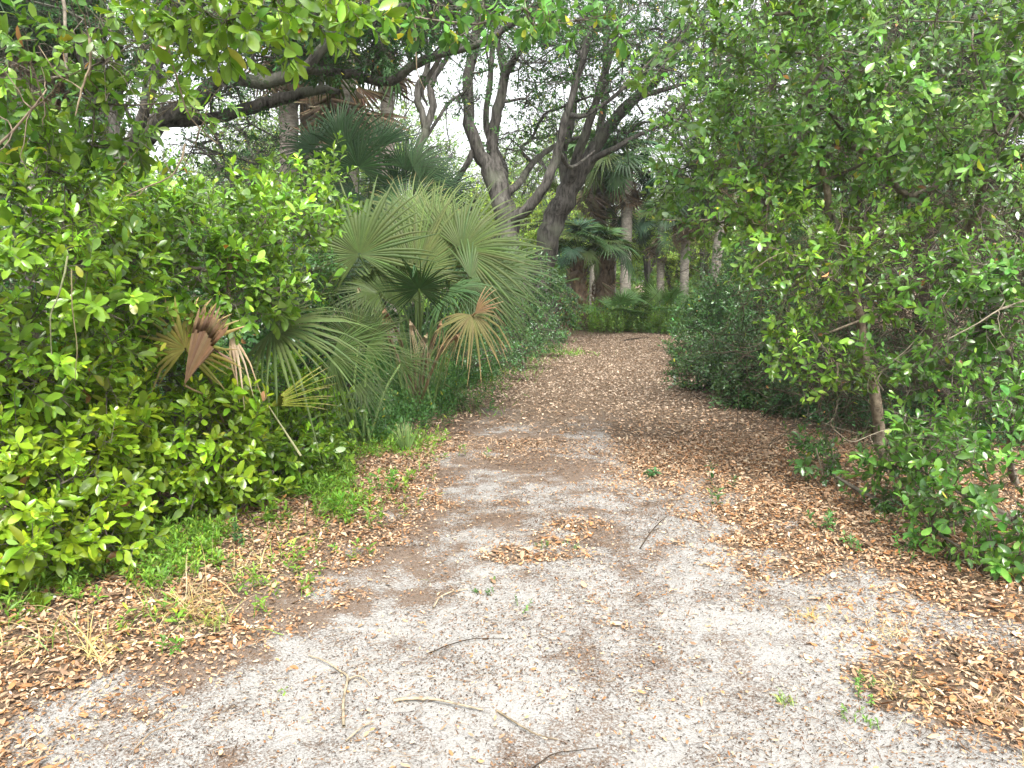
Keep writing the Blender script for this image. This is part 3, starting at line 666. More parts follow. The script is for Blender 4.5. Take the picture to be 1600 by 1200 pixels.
hero(e,H(470,712,4.75),H(420,635,4.75),(.85,-.1,.42),(-.35,-.6,.5),.46,'blade',col=(.20,.22,.03),spread=24,nseg=11,grav=.06,droop=.06,tips=(.4,.3,.15),split=.3,pet=(.33,.33,.18),sag=.0,fold=.4,pr=.5)
b4=np.array([P(290,640,4.6)[0],5.5,.2])
e=empty('dead_palmetto',b4,'dead brown palmetto fans poking through the bright shrub left of centre','palmetto')
hero(e,b4,H(288,602,4.35),(.35,-.1,.75),(-.5,-.8,.2),.50,'dead_frond',pr=.6,col=(.17,.105,.06),mat_=M_dead,spread=19,nseg=12,split=.85,fold=.7,grav=.0,droop=.0,brk=.1,pet=(.35,.25,.14),label='folded brown dead fan')
hero(e,b4,H(290,545,4.5),(.1,-.1,.9),(.1,-.9,.2),.38,'withered_frond',col=(.26,.24,.06),mat_=M_dead,spread=140,nseg=26,split=.4,tips=(.45,.30,.17),pet=(.25,.2,.1),brk=.15,label='half green withered fan with brown tips')
hero(e,b4,H(355,430,4.9),(.3,-.1,.9),(.1,-.9,.2),.28,'dead_frond',col=(.50,.30,.18),mat_=M_dead,spread=14,nseg=6,pet=(.4,.28,.16))
hero(e,b4,H(360,520,4.7),(.3,-.2,-.9),(.1,-.9,.2),.3,'dead_frond',col=(.48,.36,.24),mat_=M_dead,spread=18,nseg=5,pet=(.4,.28,.16),brk=.6)
b5=G(690,606)
e=empty('fallen_frond',b5,'green and tan palm frond arching from the undergrowth to the path edge','palm frond')
hero(e,G(680,622),P(706,608,9.0),(.9,-.2,.15),(.0,-.2,1),.52,'blade',col=(.13,.2,.05),spread=55,nseg=12,split=.2,grav=.75,tips=(.4,.3,.15),pet=(.2,.2,.08),droop=.3)
# upright young palmetto tuft on the path edge
b6=G(637,708); e=empty('palmetto_seedling',b6,'upright pleated young palmetto tuft on bare sand at the left path edge','palmetto')
for i in range(5):
    A=rng.uniform(-.35,.35); mb=MB(); fan(mb,(A*.05,rng.normal(0,.015),0),(A,rng.normal(0,.15),1),(rng.normal(0,.3),-1,0),.30*rng.uniform(.8,1.05),nseg=7,spread=15,split=.5,grav=.02,droop=.02,fold=.5,col=(.17,.27,.08),tips=(.3,.3,.15)); mb.build('frond',M_palm,e)

# ================================================================ TREES
def tree(name, label, polys, crowns, nodes=160, spr=14, k=9, ll=.07, L=.25, col=(.05,.12,.03), root=None, cat='tree', group=None, lm=None, bark=None, rmin=.008, spread=.35, tpl=T_DIA, var=.25, moss=0, dead=0., cullsky=None, yellow=.02, local=False, sides=8):
    """polys: list of (parent poly, parent point, [(px,py,Y,radius px)...]); crowns: [(px,py,Y,rx,ry,rz,weight)]"""
    pts=[];par=[];fx=[];idx=[]
    for (pp,pi_,pl) in polys:
        my=[]
        for q in pl:
            p=np.array(q[:3],float) if local else P(q[0],q[1],q[2]); r=q[3] if local else q[3]*q[2]/FPX*(.6 if q[2]>15 else .75)
            if pp is None and not my:
                g=np.array([p[0],p[1],-.05]); 
                if root is not None: g=np.array([root[0],root[1],-.05])
                pts.append(g);par.append(-1);fx.append(r*1.35);my.append(0)
                if p[2]>.1: pts.append(p);par.append(0);fx.append(r);my.append(1)
                continue
            pr=my[-1] if my else (idx[pp][pi_])
            pts.append(p);par.append(pr);fx.append(r);my.append(len(pts)-1)
        idx.append(my)
    base=np.array([pts[0][0],pts[0][1],0.])
    T=[];
    for c in crowns:
        cp=np.array(c[:3]) if local else P(*c[:3]); n=int(nodes*c[6]); u=nrm(rng.normal(0,1,(n,3)))*rng.random((n,1))**.45
        T.append(cp+u*np.array(c[3:6]))
    T=np.concatenate(T); T=T[T[:,2]>.4]
    nsk=len(pts); ap,par=grow(pts,par,T)
    e=empty(name,base,label,cat,group); tb=MB()
    skel_mesh(tb,ap-base,par,rmin,.45,fixed=fx,maxr=max(fx)*.5,sides=sides,wob=.12,rough=.045)
    tb.build('trunk',bark or M_oak,e)
    n=len(T)*spr; c=np.repeat(ap[nsk:],spr,0); off=rng.normal(0,spread,(n,3))*[1,1,.7]; p=c+off
    fb=MB(); D=nrm(off+rng.normal(0,.25,off.shape)+[0,0,.1])
    br=MB(); curves(br,np.stack([c,c+off*.5+rng.normal(0,.03,off.shape),p],1)-base,rmin*.7,rmin*.3,(.8,.8,.8)); br.build('twigs',bark or M_oak,e)
    sprigs(fb,None,p-base,D,L,k,ll,col,tpl,.6,var,dead=dead,yellow=yellow,sprvar=.3)
    fb.build('crown',lm or M_leaf,e)
    if moss:
        i=rng.choice(len(T),moss); s0=T[i]+rng.normal(0,.1,(moss,3)); mb=MB()
        for _ in range(9): curves(mb,walk(s0+rng.normal(0,.05,(moss,3))-base,np.tile([[0,0,-1.]],(moss,1)),rng.uniform(.3,.8,moss),5,.12,.3),.009,.004,(.9,1.,.85))
        mb.build('hanging_moss',M_twig,e)
    return e
YO=16
tree('oak_tree','large grey forked oak with upright twin trunks at the centre behind the palmettos',[
 (None,0,[(796,425,YO,34),(792,350,YO,31),(782,305,YO,27)]),
 (0,2,[(765,268,YO,21),(743,232,YO,17),(731,180,YO,14),(733,115,YO,13),(741,60,YO,12),(746,0,YO,11),(744,-80,YO,9)]),
 (0,3,[(776,262,YO+.2,17),(769,214,YO+.3,14),(781,160,YO+.3,13),(789,115,YO+.3,11)]),
 (2,3,[(778,70,YO+.5,8),(764,20,YO+.6,6),(750,-50,YO+.6,5)]),
 (2,3,[(812,80,YO,7),(838,50,YO,6),(858,10,YO,5),(880,-60,YO,4)]),
 (0,2,[(825,325,YO-.3,14),(852,290,YO-.5,13),(872,235,YO-.6,11),(884,180,YO-.8,9),(905,115,YO-.9,7),(922,50,YO-1,6),(945,-40,YO-1,5)]),
 (5,3,[(915,180,YO,6),(960,150,YO,5),(1005,110,YO,4),(1050,60,YO,4)]),
 (0,3,[(808,288,YO+.6,9),(832,255,YO+1,8),(870,226,YO+1.3,6),(905,215,YO+1.5,4)]),
 (0,3,[(787,262,YO+1.5,9),(760,200,YO+2,8),(765,130,YO+2,7),(772,40,YO+2,6),(780,-60,YO+2,5)]),
 (5,2,[(893,262,YO,5),(930,235,YO,3)]),
 (1,1,[(726,262,YO,7),(708,290,YO+.4,8),(690,315,YO+.6,6)]),
 ],[(790,20,YO,2.2,2.2,1.3,1.1),(900,90,YO,2.0,2,1.2,.9),(700,-60,YO,2.2,2,.9,.4),(960,40,YO,1.8,2,1.2,.8),(830,200,YO+1,.9,1,.9,.4),(1030,-60,YO,2,2,.9,.4)],
 nodes=62,spr=9,k=10,ll=.085,L=.22,col=(.045,.12,.03),moss=0,spread=.3,dead=.004)
YR=18
tree('oak_tree','massive oak leaning right with fanned stems behind the short palms',[
 (None,0,[(848,420,YR,31),(862,350,YR,29),(885,300,YR,27),(915,255,YR,20)]),
 (0,4,[(945,205,YR,15),(990,155,YR,12),(1030,120,YR,9),(1060,75,YR,7),(1110,0,YR,5)]),
 (0,3,[(878,240,YR,11),(893,190,YR,10),(898,130,YR,9),(912,70,YR,8),(925,0,YR,7),(930,-80,YR,5)]),
 (0,3,[(905,235,YR-.5,12),(925,180,YR-.6,10),(942,120,YR-.6,9),(962,60,YR-.5,7),(975,-20,YR-.5,5)]),
 (0,4,[(930,240,YR+1,10),(945,150,YR+1,9),(947,70,YR+1,8),(950,-20,YR+1,7)]),
 (1,1,[(960,180,YR,8),(1005,150,YR,7),(1055,135,YR,5),(1100,120,YR,4)]),
 (0,4,[(960,232,YR-.5,7),(1010,205,YR-.5,5),(1070,185,YR-.5,4)]),
 ],[(930,60,YR,2.6,2,1.5,1.3),(1050,60,YR,2.4,2,1.4,1.3),(1000,200,YR,1.5,1.3,.8,.55),(1130,120,YR,2,2,1.4,.8)],
 nodes=56,spr=9,k=10,ll=.09,L=.24,col=(.045,.115,.035),moss=0,spread=.33,dead=.004)
YL=9.5
tree('oak_tree','gnarled oak at the upper left with thick crooked limbs reaching over the palmettos',[
 (None,0,[(95,520,YL,26),(130,380,YL,24),(190,260,YL,20),(250,190,YL,18)]),
 (0,4,[(305,160,YL,16),(345,122,YL,14),(410,128,YL-.1,13),(470,110,YL-.3,11),(520,60,YL-.4,10),(590,25,YL-.5,9),(690,-20,YL-.5,7)]),
 (0,4,[(330,185,YL+.5,11),(380,170,YL+.6,12),(440,155,YL+.7,12),(500,140,YL+.8,9),(530,145,YL+.8,5)]),
 (1,3,[(520,112,YL+.2,9),(580,124,YL+.5,9),(612,126,YL+.5,9),(645,103,YL+.5,9),(690,84,YL+.5,8),(745,70,YL+.6,7),(800,38,YL+.7,6),(845,12,YL+.8,5),(900,-30,YL+.8,4)]),
 (0,3,[(160,150,YL,13),(110,60,YL,11),(60,-20,YL,9)]),
 (0,3,[(240,130,YL-.5,10),(260,40,YL-.5,8),(300,-40,YL-.5,7)]),
 (0,2,[(60,160,YL+.4,9),(90,80,YL+.6,8),(120,0,YL+.6,7)]),
 (3,4,[(660,140,YL+.5,4),(668,165,YL+.5,2)]),
 ],[(420,30,YL,1.1,1,.45,.9),(530,60,YL,.9,.9,.4,.7),(620,20,YL,1.2,1,.4,.7),(300,70,YL,1.2,1,.7,.9),(120,40,YL,1.3,1.2,.7,.9),(780,-10,YL,1.1,1,.3,.45),(350,240,YL+.5,1.0,.8,.4,.25)],
 nodes=75,spr=11,k=10,ll=.06,L=.16,col=(.035,.095,.03),spread=.2,dead=.004,rmin=.006)
tree('slender_tree','slender crooked dark tree against the sky left of the forked oak',[
 (None,0,[(650,420,14,9),(652,300,14,8),(654,235,14,8),(664,205,14,8),(661,180,14,7),(652,158,14,7),(654,135,14,7),(666,112,14,6),(672,70,14,5),(690,20,14,4)]),
 (0,4,[(676,165,14,8),(672,135,14,7),(684,112,14,6),(705,75,14,4),(722,30,14,3)]),
 (0,3,[(685,185,14.2,3),(702,160,14.4,3),(735,138,14.6,2)]),
 ],[(690,20,14,.9,.8,.5,.5),(720,150,14.4,.5,.4,.3,.15)],nodes=80,spr=8,k=8,ll=.08,L=.2,col=(.05,.12,.04),spread=.25)
# mid-distance trees seen through the gaps, open light put into pale leaf colours
def local_tree(name,label,seed,h=9,ll=.16,col=(.08,.17,.04),loc=(0,0),sc=1,k=9,nodes=60,group=None,lean=0,low=.35,dead=0,cat='tree'):
    pl=[(None,0,[(0,0,.5,.17),(.15*lean,.1,h*.25,.15),(.4*lean,-.1,h*.45,.12),(.7*lean,0,h*.7,.08)])]
    for q in range(6):
        A=rng.uniform(0,6.28); z=h*rng.uniform(low,.6); rr=h*rng.uniform(.15,.26)
        pl.append((0,rng.integers(1,4),[(math.cos(A)*rr*.5,math.sin(A)*rr*.5,z+h*.06,.06),(math.cos(A)*rr,math.sin(A)*rr,z+h*.16,.035)]))
    cr=[(.5*lean,0,h*.75,h*.24,h*.24,h*.2,1.0)]+[(math.cos(t)*h*.2,math.sin(t)*h*.2,h*rng.uniform(low+.05,.7),h*.15,h*.15,h*.11,.35) for t in rng.uniform(0,6.28,5)]
    e=tree(name,label,pl,cr,nodes=nodes,spr=8,k=k,ll=ll,L=.35,col=col,local=True,spread=.42,rmin=.014,group=group,dead=dead,cat=cat)
    e.location=(loc[0],loc[1],0); e.scale=(sc,sc,sc); e.rotation_euler=(0,0,rng.uniform(0,6.28)); return e
GB='trees in the pale light beyond the oaks'
tA=local_tree('woodland_tree','pale green tree in the light behind the slender dark trunk',1,9,.15,(.12,.21,.055),gpx(640,31),1)
tB=local_tree('woodland_tree','yellow green tree filling the low gap left of the forked oak trunk',2,7,.15,(.18,.28,.04),gpx(735,27),.75)
tC=local_tree('woodland_tree','deep green tree standing behind the right hand shrubs by the far palms',3,9,.14,(.05,.12,.035),gpx(1190,19),1)
tA['group']=tB['group']=GB
def cp(src,px,Y,sc,label,group=None,rot=None):
    c=copy_tree(src); q=gpx(px,Y); c.location=(q[0],q[1],0); c.scale=(sc,sc,sc*rng.uniform(.9,1.1)); c.rotation_euler=(0,0,rng.uniform(0,6.28) if rot is None else rot)
    c['label']=label
    if group: c['group']=group
    return c
cp(tA,400,24,.85,'pale tree seen under the crooked limbs of the gnarled oak',GB)
cp(tA,470,33,1.0,'hazy pale tree between the palm pair and the raised palmetto',GB)
cp(tA,560,36,1.15,'hazy pale tree seen between the palm skirts and the back palmetto',GB)
cp(tA,800,38,1.1,'pale tree seen between the twin trunks of the forked oak',GB)
cp(tA,890,33,1.0,'pale tree behind the parting of the two oaks',GB)
cp(tB,850,25,.62,'yellow green small tree glowing between the oak trunks near the ground',GB)
cp(tB,1010,36,.9,'yellow green tree behind the lone grey palm trunk',GB)
cp(tB,940,38,.9,'yellow green tree behind the tall thin palm',GB)
cp(tB,900,30,.55,'bright yellow green small tree low between the far palm trunks',GB)
cp(tB,1045,31,.5,'bright yellow green sapling low left of the lone grey palm trunk',GB)
cp(tB,1095,29,.6,'bright yellow green small tree right of the lone grey palm trunk',GB)
cp(tB,770,34,.7,'bright yellow green small tree low behind the forked oak base',GB)
cp(tA,1110,31,1.2,'tall pale tree above the right bank behind the leaning brown palm',GB)
GD='dense trees behind the right hand shrubs'
tC['group']=GD
cp(tC,1330,13,.85,'dense dark tree behind the tangle of bare twigs',GD)
cp(tC,1530,11,.8,'dense dark tree at the right edge behind the tangle',GD)
cp(tC,1450,17,1.05,'tall dark tree between the two dense trees at the right',GD)
cp(tC,1700,14,.95,'dark tree past the right edge of the view behind the shrubs',GD)
GL='dense trees behind the left hand shrubs'
cp(tC,-60,11,.85,'dense dark tree at the left edge behind the glossy shrub',GL)
cp(tC,190,14,.95,'dense dark tree behind the gnarled oak trunk',GL)
cp(tC,50,22,1.1,'tall dark tree far behind the top left corner branches',GL)
# far wood, sunlight put into its pale leaf colour
fw=MB(); n=26000
ang=rng.uniform(-.95,.95,n); rad=rng.uniform(42,62,n); x=rad*np.sin(ang); y=rad*np.cos(ang); hh=4.2+2.2*fbm(x,y,4,5)*np.abs(np.sin(x*.35+1))+2.5*(np.abs(x)>14)
z=rng.random(n)**.8*hh
p=np.stack([x,y,z],1); sprigs(fw,None,p,nrm(rng.normal(0,1,p.shape)+[0,-.6,.4]),.7,8,.42,(.11,.20,.045),T_DIA,.6,.25)
tag(fw.build('far_woods',M_leaf),'far belt of pale sunlit woodland closing the view behind all the palms','woods',kind='stuff')

# ================================================================ SHRUBS
BR=(.15,.25,.016); MD=(.09,.18,.02); DK=(.035,.10,.03)
bush('bay_shrub','low bright yellow green shrub at the lower left corner','shrub',
  [(-40,800,3.85,.5,.45,.4),(70,830,3.85,.42,.4,.35),(20,690,4.0,.6,.5,.42),(120,720,4.2,.45,.45,.4),(-130,900,3.5,.5,.4,.4)],G(10,880)+[-.2,.35,0],dens=165,ll=.088,L=.19,col=(.17,.27,.018),extra_twigs=60,lump=.28,sprvar=.3)
bush('bay_shrub','rounded bright green shrub below the dead brown fan','shrub',
  [(215,770,4.7,.5,.45,.36),(290,690,4.8,.5,.45,.36),(170,670,4.6,.4,.4,.34),(330,760,5.0,.42,.4,.32),(240,620,5.0,.5,.45,.3)],G(240,800)+[0,.5,0],dens=160,ll=.088,L=.19,col=(.155,.26,.018),extra_twigs=60,lump=.28,sprvar=.3)
bush('bay_shrub','bright green shrub touching the leafy weeds, just left of the young palmetto tuft','shrub',
  [(400,700,5.5,.45,.4,.32),(450,665,5.9,.45,.4,.3),(400,620,5.9,.4,.35,.25),(480,700,6.2,.3,.3,.22),(370,770,5.3,.33,.3,.22)],G(420,730)+[0,.4,0],dens=170,ll=.084,L=.18,col=(.13,.24,.022),extra_twigs=40,lump=.28,sprvar=.3)
bush('glossy_shrub','tall glossy shrub at the left edge with light green leaf sprays','shrub',
  [(20,400,4.0,.6,.5,.5),(120,440,4.2,.5,.45,.42),(40,540,4.0,.5,.4,.35),(-100,480,3.8,.5,.5,.6),(60,300,4.3,.5,.45,.28)],G(0,860)+[-.6,.6,0],dens=125,ll=.092,L=.24,col=(.135,.245,.022),extra_twigs=90,shell=.4,trunkr=.035,sprvar=.35,lump=.28)
bush('glossy_shrub','glossy shrub leaning right over the dead fans, left of the palmetto clump','shrub',
  [(260,400,4.9,.55,.45,.4),(350,440,4.9,.45,.4,.28),(420,440,5.2,.32,.3,.2),(350,360,5.3,.5,.45,.3),(200,500,4.7,.45,.4,.24),(430,350,5.9,.42,.4,.26),(480,300,6.6,.42,.4,.26),(200,330,5.2,.5,.4,.3)],G(250,760)+[-.4,.9,0],dens=140,ll=.082,L=.22,col=(.115,.225,.024),extra_twigs=120,shell=.4,trunkr=.035,sprvar=.35,lump=.28)
bush('overhanging_branch','leafy bay branch hanging into the top of the view left of centre','branch',
  [(430,10,3.4,.22,.2,.16),(360,40,3.4,.25,.25,.16),(500,15,3.5,.2,.2,.1),(300,20,3.5,.25,.25,.2),(560,20,3.6,.12,.1,.1)],P(330,-260,4.2),dens=120,ll=.09,L=.2,col=(.11,.21,.018),sprup=-.2,shell=.5,trunkr=.012)
bush('overhanging_branch','dark leafy branch at the top left corner with bare crooked twigs','branch',
  [(150,60,3.9,.35,.3,.22),(60,110,3.9,.3,.3,.2),(230,150,4.2,.35,.3,.2),(160,210,4.2,.3,.25,.16),(30,200,4.0,.25,.25,.1)],P(60,-200,4.6),dens=80,ll=.088,L=.2,col=(.10,.20,.026),sprup=-.1,shell=.5,extra_twigs=90,trunkr=.014)
bush('overhanging_branch','thin sprig of leaves dangling against the sky at the top centre','branch',
  [(690,10,4.0,.28,.25,.09),(850,20,4.3,.22,.2,.14),(930,30,4.5,.28,.2,.14),(725,55,4.1,.06,.06,.05),(600,5,3.8,.2,.2,.06)],P(780,-160,4.4),dens=80,ll=.08,L=.17,col=(.075,.18,.035),sprup=-.3,shell=.5,trunkr=.008,lm=M_leaf,yellow=.05,nodes=3)
# shrubs behind the left ones, shade put into dark leaf and twig colours
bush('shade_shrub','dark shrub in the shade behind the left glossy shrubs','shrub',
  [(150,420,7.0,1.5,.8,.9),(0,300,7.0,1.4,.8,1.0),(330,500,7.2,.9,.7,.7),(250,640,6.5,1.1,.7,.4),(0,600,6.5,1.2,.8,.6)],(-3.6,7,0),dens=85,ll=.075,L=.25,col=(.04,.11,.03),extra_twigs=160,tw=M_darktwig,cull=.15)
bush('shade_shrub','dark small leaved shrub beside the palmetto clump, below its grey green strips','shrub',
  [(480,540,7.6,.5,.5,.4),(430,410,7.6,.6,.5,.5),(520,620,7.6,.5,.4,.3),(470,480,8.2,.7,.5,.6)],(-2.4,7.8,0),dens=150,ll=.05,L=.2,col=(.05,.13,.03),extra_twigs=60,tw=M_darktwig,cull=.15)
# right side
bush('glossy_shrub','dark green glossy shrub at the lower right corner with reflective oval leaves','shrub',
  [(1560,770,4.0,.36,.35,.28),(1500,700,4.3,.36,.35,.22),(1600,660,4.2,.4,.35,.3),(1590,870,3.8,.24,.22,.12),(1640,780,3.9,.4,.35,.4),(1430,660,4.7,.26,.2,.14),(1460,800,4.2,.26,.24,.16),(1400,720,4.9,.28,.25,.16),(1520,860,3.9,.22,.2,.1)],G(1600,900)+[.5,.7,0],dens=112,ll=.078,L=.26,col=(.08,.185,.03),extra_twigs=110,shell=.7,trunkr=.03,sprvar=.35)
bush('glossy_shrub','glossy shrub at the right edge above the lowest one, with bare grey twigs','shrub',
  [(1530,520,4.7,.42,.35,.3),(1450,570,5.0,.36,.3,.22),(1580,420,4.7,.42,.35,.28),(1480,430,5.2,.4,.3,.18),(1600,580,4.6,.35,.3,.25)],G(1640,860)+[.6,1.2,0],dens=125,ll=.072,L=.2,col=(.08,.18,.03),extra_twigs=170,shell=.6,trunkr=.03,sprvar=.35)
tr=[(*P(1383,700,6.1),.047),(*P(1368,610,6.1),.043),(*P(1350,560,6.1),.038),(*P(1345,500,6.1),.034),(*P(1325,420,6.0),.028),(*P(1300,330,5.9),.028),(*P(1270,240,5.8),.022)]
bush('slender_tree','slender mottled trunk tree with light green sprays leaning over the right bank','tree',
  [(1260,430,5.6,.42,.35,.28),(1210,370,5.7,.35,.3,.24),(1270,530,5.5,.3,.25,.16),(1330,400,5.4,.3,.3,.2),(1225,560,5.6,.16,.15,.1),(1340,350,5.8,.4,.3,.2),(1385,480,5.4,.26,.2,.16),(1190,300,5.9,.4,.3,.28),(1300,590,5.4,.25,.2,.14),(1250,500,5.7,.3,.25,.18),(1370,580,5.5,.22,.18,.14)],G(1393,752),dens=105,ll=.075,L=.19,col=(.105,.205,.028),extra_twigs=130,shell=.6,trunk=tr,trunkr=.055,tw=M_mott,sprvar=.35,lump=.3)
bush('leafy_canopy_tree','broad leafy tree top filling the upper right','tree',
  [(1165,100,6.2,.6,.6,.5),(1260,130,5.8,.7,.6,.6),(1430,110,5.6,.8,.6,.6),(1590,150,5.5,.7,.6,.7),(1180,250,6.1,.55,.5,.4),(1320,250,6.0,.6,.5,.35),(1095,270,6.6,.35,.35,.3),(1020,110,6.4,.12,.12,.1),(985,120,5.6,.1,.1,.08),(1480,290,6.0,.5,.4,.3),(1250,-50,5.5,.9,.6,.3),(1050,190,6.8,.2,.2,.12),(1110,350,6.4,.35,.3,.2)],(4.6,7.4,0),dens=82,ll=.088,L=.26,col=(.095,.195,.038),extra_twigs=260,shell=.5,trunkr=.09,rmin=.004,cull=.25,yellow=.004,sprvar=.38,lump=.3)
bush('leafy_canopy_tree','darker leafy tree crown behind the upper right one, closing the sky','tree',
  [(1290,60,8.2,1.1,.8,1.0),(1450,80,8.4,1.6,.9,1.2),(1650,200,8.4,1.2,.9,1.4),(1300,230,8.2,.9,.7,.6),(1500,300,8.6,1.0,.7,.6),(1200,190,8.8,.6,.6,.6)],(5.2,9,0),dens=38,ll=.10,L=.3,col=(.08,.165,.036),extra_twigs=200,shell=.5,trunkr=.1,cull=.2,yellow=.003,sprvar=.38,lump=.3)
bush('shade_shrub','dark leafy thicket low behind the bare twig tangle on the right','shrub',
  [(1400,600,8.6,1.0,.6,.6),(1550,520,8.4,1.1,.7,.9),(1300,480,9.6,.8,.7,.7),(1650,650,7.4,.9,.6,.6)],(5,8.6,0),dens=75,ll=.075,L=.25,col=(.03,.08,.022),cull=.15,tw=M_darktwig)  # leaf and twig colours darkened to stand for shade behind the tangle
bush('bank_shrub','sparse low sprays of oval leaves at the foot of the slender right tree','shrub',
  [(1300,720,5.6,.28,.25,.12),(1380,790,5.0,.25,.2,.1),(1420,720,5.2,.3,.25,.14),(1260,690,6.2,.2,.2,.1),(1450,830,4.6,.25,.2,.08)],G(1380,800),dens=110,ll=.065,L=.16,col=(.06,.14,.03),extra_twigs=60,shell=.6,minz=.03)
e_=bush('twiggy_shrub','shaded tangle of bare brown twigs behind the slender right hand tree','shrub',
  [(1450,450,7.6,1.1,.6,.8),(1300,560,7.8,.7,.5,.6),(1550,600,7.0,.8,.6,.6),(1400,330,8.0,1.0,.6,.6),(1280,440,8.4,.4,.5,.5)],(4.2,7.8,0),dens=45,ll=.045,L=.25,col=(.035,.09,.025),extra_twigs=250,tw=M_darktwig,shell=.6,dead=.05)
tg=MB(); n=1700; c=np.array([P(*q) for q in [(1450,450,7.3),(1300,540,7.5),(1550,560,6.6),(1420,340,7.6),(1300,430,8.0),(1520,350,7.0),(1360,620,7.0),(1560,450,7.0)]])
s0=c[rng.integers(0,len(c),n)]+rng.normal(0,1,(n,3))*[.55,.4,.38]-np.array(e_.location); s0[:,2]=np.maximum(s0[:,2],.1)
curves(tg,walk(s0,rng.normal(0,1,(n,3))*[1,.6,1],rng.uniform(.3,1.1,n),8,.28,.06),rng.uniform(.002,.006,n),.0012,np.exp(rng.normal(0,.35,(n,1)))*np.array([[1,.92,.8]])); tg.build('bare_twigs',M_darktwig,e_)
bush('bank_shrub','dense dark small leaved shrub on the right bank nearest the path','shrub',
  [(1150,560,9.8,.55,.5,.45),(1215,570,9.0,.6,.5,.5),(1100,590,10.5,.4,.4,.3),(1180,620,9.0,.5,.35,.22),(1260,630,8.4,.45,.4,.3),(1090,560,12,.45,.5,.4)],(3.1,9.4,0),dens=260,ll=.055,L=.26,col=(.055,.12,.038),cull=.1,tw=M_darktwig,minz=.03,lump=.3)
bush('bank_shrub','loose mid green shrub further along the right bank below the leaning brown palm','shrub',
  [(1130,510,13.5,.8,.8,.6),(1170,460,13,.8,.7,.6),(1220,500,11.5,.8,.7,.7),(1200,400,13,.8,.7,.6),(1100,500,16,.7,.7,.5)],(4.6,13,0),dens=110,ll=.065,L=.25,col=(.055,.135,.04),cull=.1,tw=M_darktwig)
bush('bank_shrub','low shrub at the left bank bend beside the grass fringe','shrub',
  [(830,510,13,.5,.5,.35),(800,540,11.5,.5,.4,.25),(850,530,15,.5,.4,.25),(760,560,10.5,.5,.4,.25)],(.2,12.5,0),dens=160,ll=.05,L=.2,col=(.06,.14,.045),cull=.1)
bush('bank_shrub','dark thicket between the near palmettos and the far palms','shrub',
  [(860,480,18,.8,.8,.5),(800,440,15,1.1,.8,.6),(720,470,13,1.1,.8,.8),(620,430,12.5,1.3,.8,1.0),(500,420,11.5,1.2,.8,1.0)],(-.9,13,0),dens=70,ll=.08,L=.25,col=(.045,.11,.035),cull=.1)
bush('bank_shrub','mid green thicket right of the lone grey palm trunk','shrub',
  [(1110,470,24,1.2,1,.8),(1170,440,21,1.3,1,1.2),(1240,440,17,1.4,1,1.4)],(6,22,0),dens=38,ll=.12,L=.35,col=(.07,.16,.04),cull=.1,tpl=T_DIA)

# ================================================================ VINES, STICKS, TUFTS
def vine(label,pxs,Y,r=.004,tint=(1.2,1.15,1),name='hanging_vine',cat='vine',branches=0,mat_=None):
    pts=np.array([P(a,b,Y+(0 if len(q)<1 else q[0])) for (a,b,*q) in [(*p_,0) for p_ in pxs]]); base=pts[0].copy()
    e=MB(); limb(e,pts-base,np.linspace(r,r*.5,len(pts)),5,4,.3,tint)
    for i in range(branches):
        j=rng.integers(0,len(pts)); curves(e,walk((pts[j]-base)[None],rng.normal(0,1,(1,3)),rng.uniform(.12,.35),6,.3),r*.6,r*.25,tint)
    o=e.build(name,mat_ or M_twig); o.location=[float(v) for v in base]; tag(o,label,cat); return o
vine('bare tan twig forking down over the glossy leaves, right of the top left corner',[(258,60),(275,115),(290,170),(312,200),(340,225)],3.6,.005,(1.4,1.3,1.1),name='bare_twig',cat='twig',branches=5)
vine('crooked bare twig hanging over the upper left leaves, ending in a long tip',[(290,225),(283,250),(268,275),(230,292),(198,306)],3.5,.005,(1.5,1.4,1.2),name='bare_twig',cat='twig',branches=3)
vine('short bare twig among the leaves of the top left corner branch',[(140,60),(141,100),(128,140),(118,180)],3.7,.007,(1.5,1.4,1.2),name='bare_twig',cat='twig',branches=3)
vine('pale bare twig cluster at the left edge high in the shrub',[(-20,245),(20,205),(50,170),(66,150)],3.5,.007,(1.2,1.1,1.),name='bare_twig',cat='twig',branches=14)
vine('thin grey green vine dangling in front of the left shrub',[(106,400),(95,450),(80,490),(79,520),(81,555)],3.3,.0045,(1.3,1.6,1.1))
vine('thin vine with yellow lobed leaves dangling beside the grey green one',[(112,420),(113,480),(120,540),(117,595)],3.3,.003,(1.2,1.2,.8))
vine('long fine vine dropping from the oak limb in front of the slender dark tree',[(645,0),(650,60),(652,110),(668,150)],5.5,.005,(1.2,1.1,.9))
vine('pale curved branch arching through the right hand shrub at mid height',[(1380,610),(1372,590),(1400,560),(1418,545),(1450,508)],5.0,.006,(1.5,1.5,1.4),name='bare_twig',cat='twig',branches=3)
vine('bare forked twig sticking out left below the slender right tree leaves',[(1390,670),(1360,680),(1330,690),(1302,670)],4.6,.0035,(1.5,1.5,1.4),name='bare_twig',cat='twig',branches=4)
vine('grey bare stem leaning at the foot of the slender right tree',[(1275,700),(1285,740),(1300,790),(1312,770)][:3],5.5,.006,(1.4,1.4,1.3),name='bare_twig',cat='twig')
vine('forked grey twigs crossing the right edge shrub',[(1600,470),(1560,485),(1520,510),(1480,530)],4.4,.006,(1.5,1.5,1.4),name='bare_twig',cat='twig',branches=7)
vine('thin bare branch stretching left from the upper right leaves toward the grey palm',[(1180,330),(1120,342),(1060,344),(1035,343)],8,.012,(.8,.75,.7),name='bare_twig',cat='twig',branches=5)
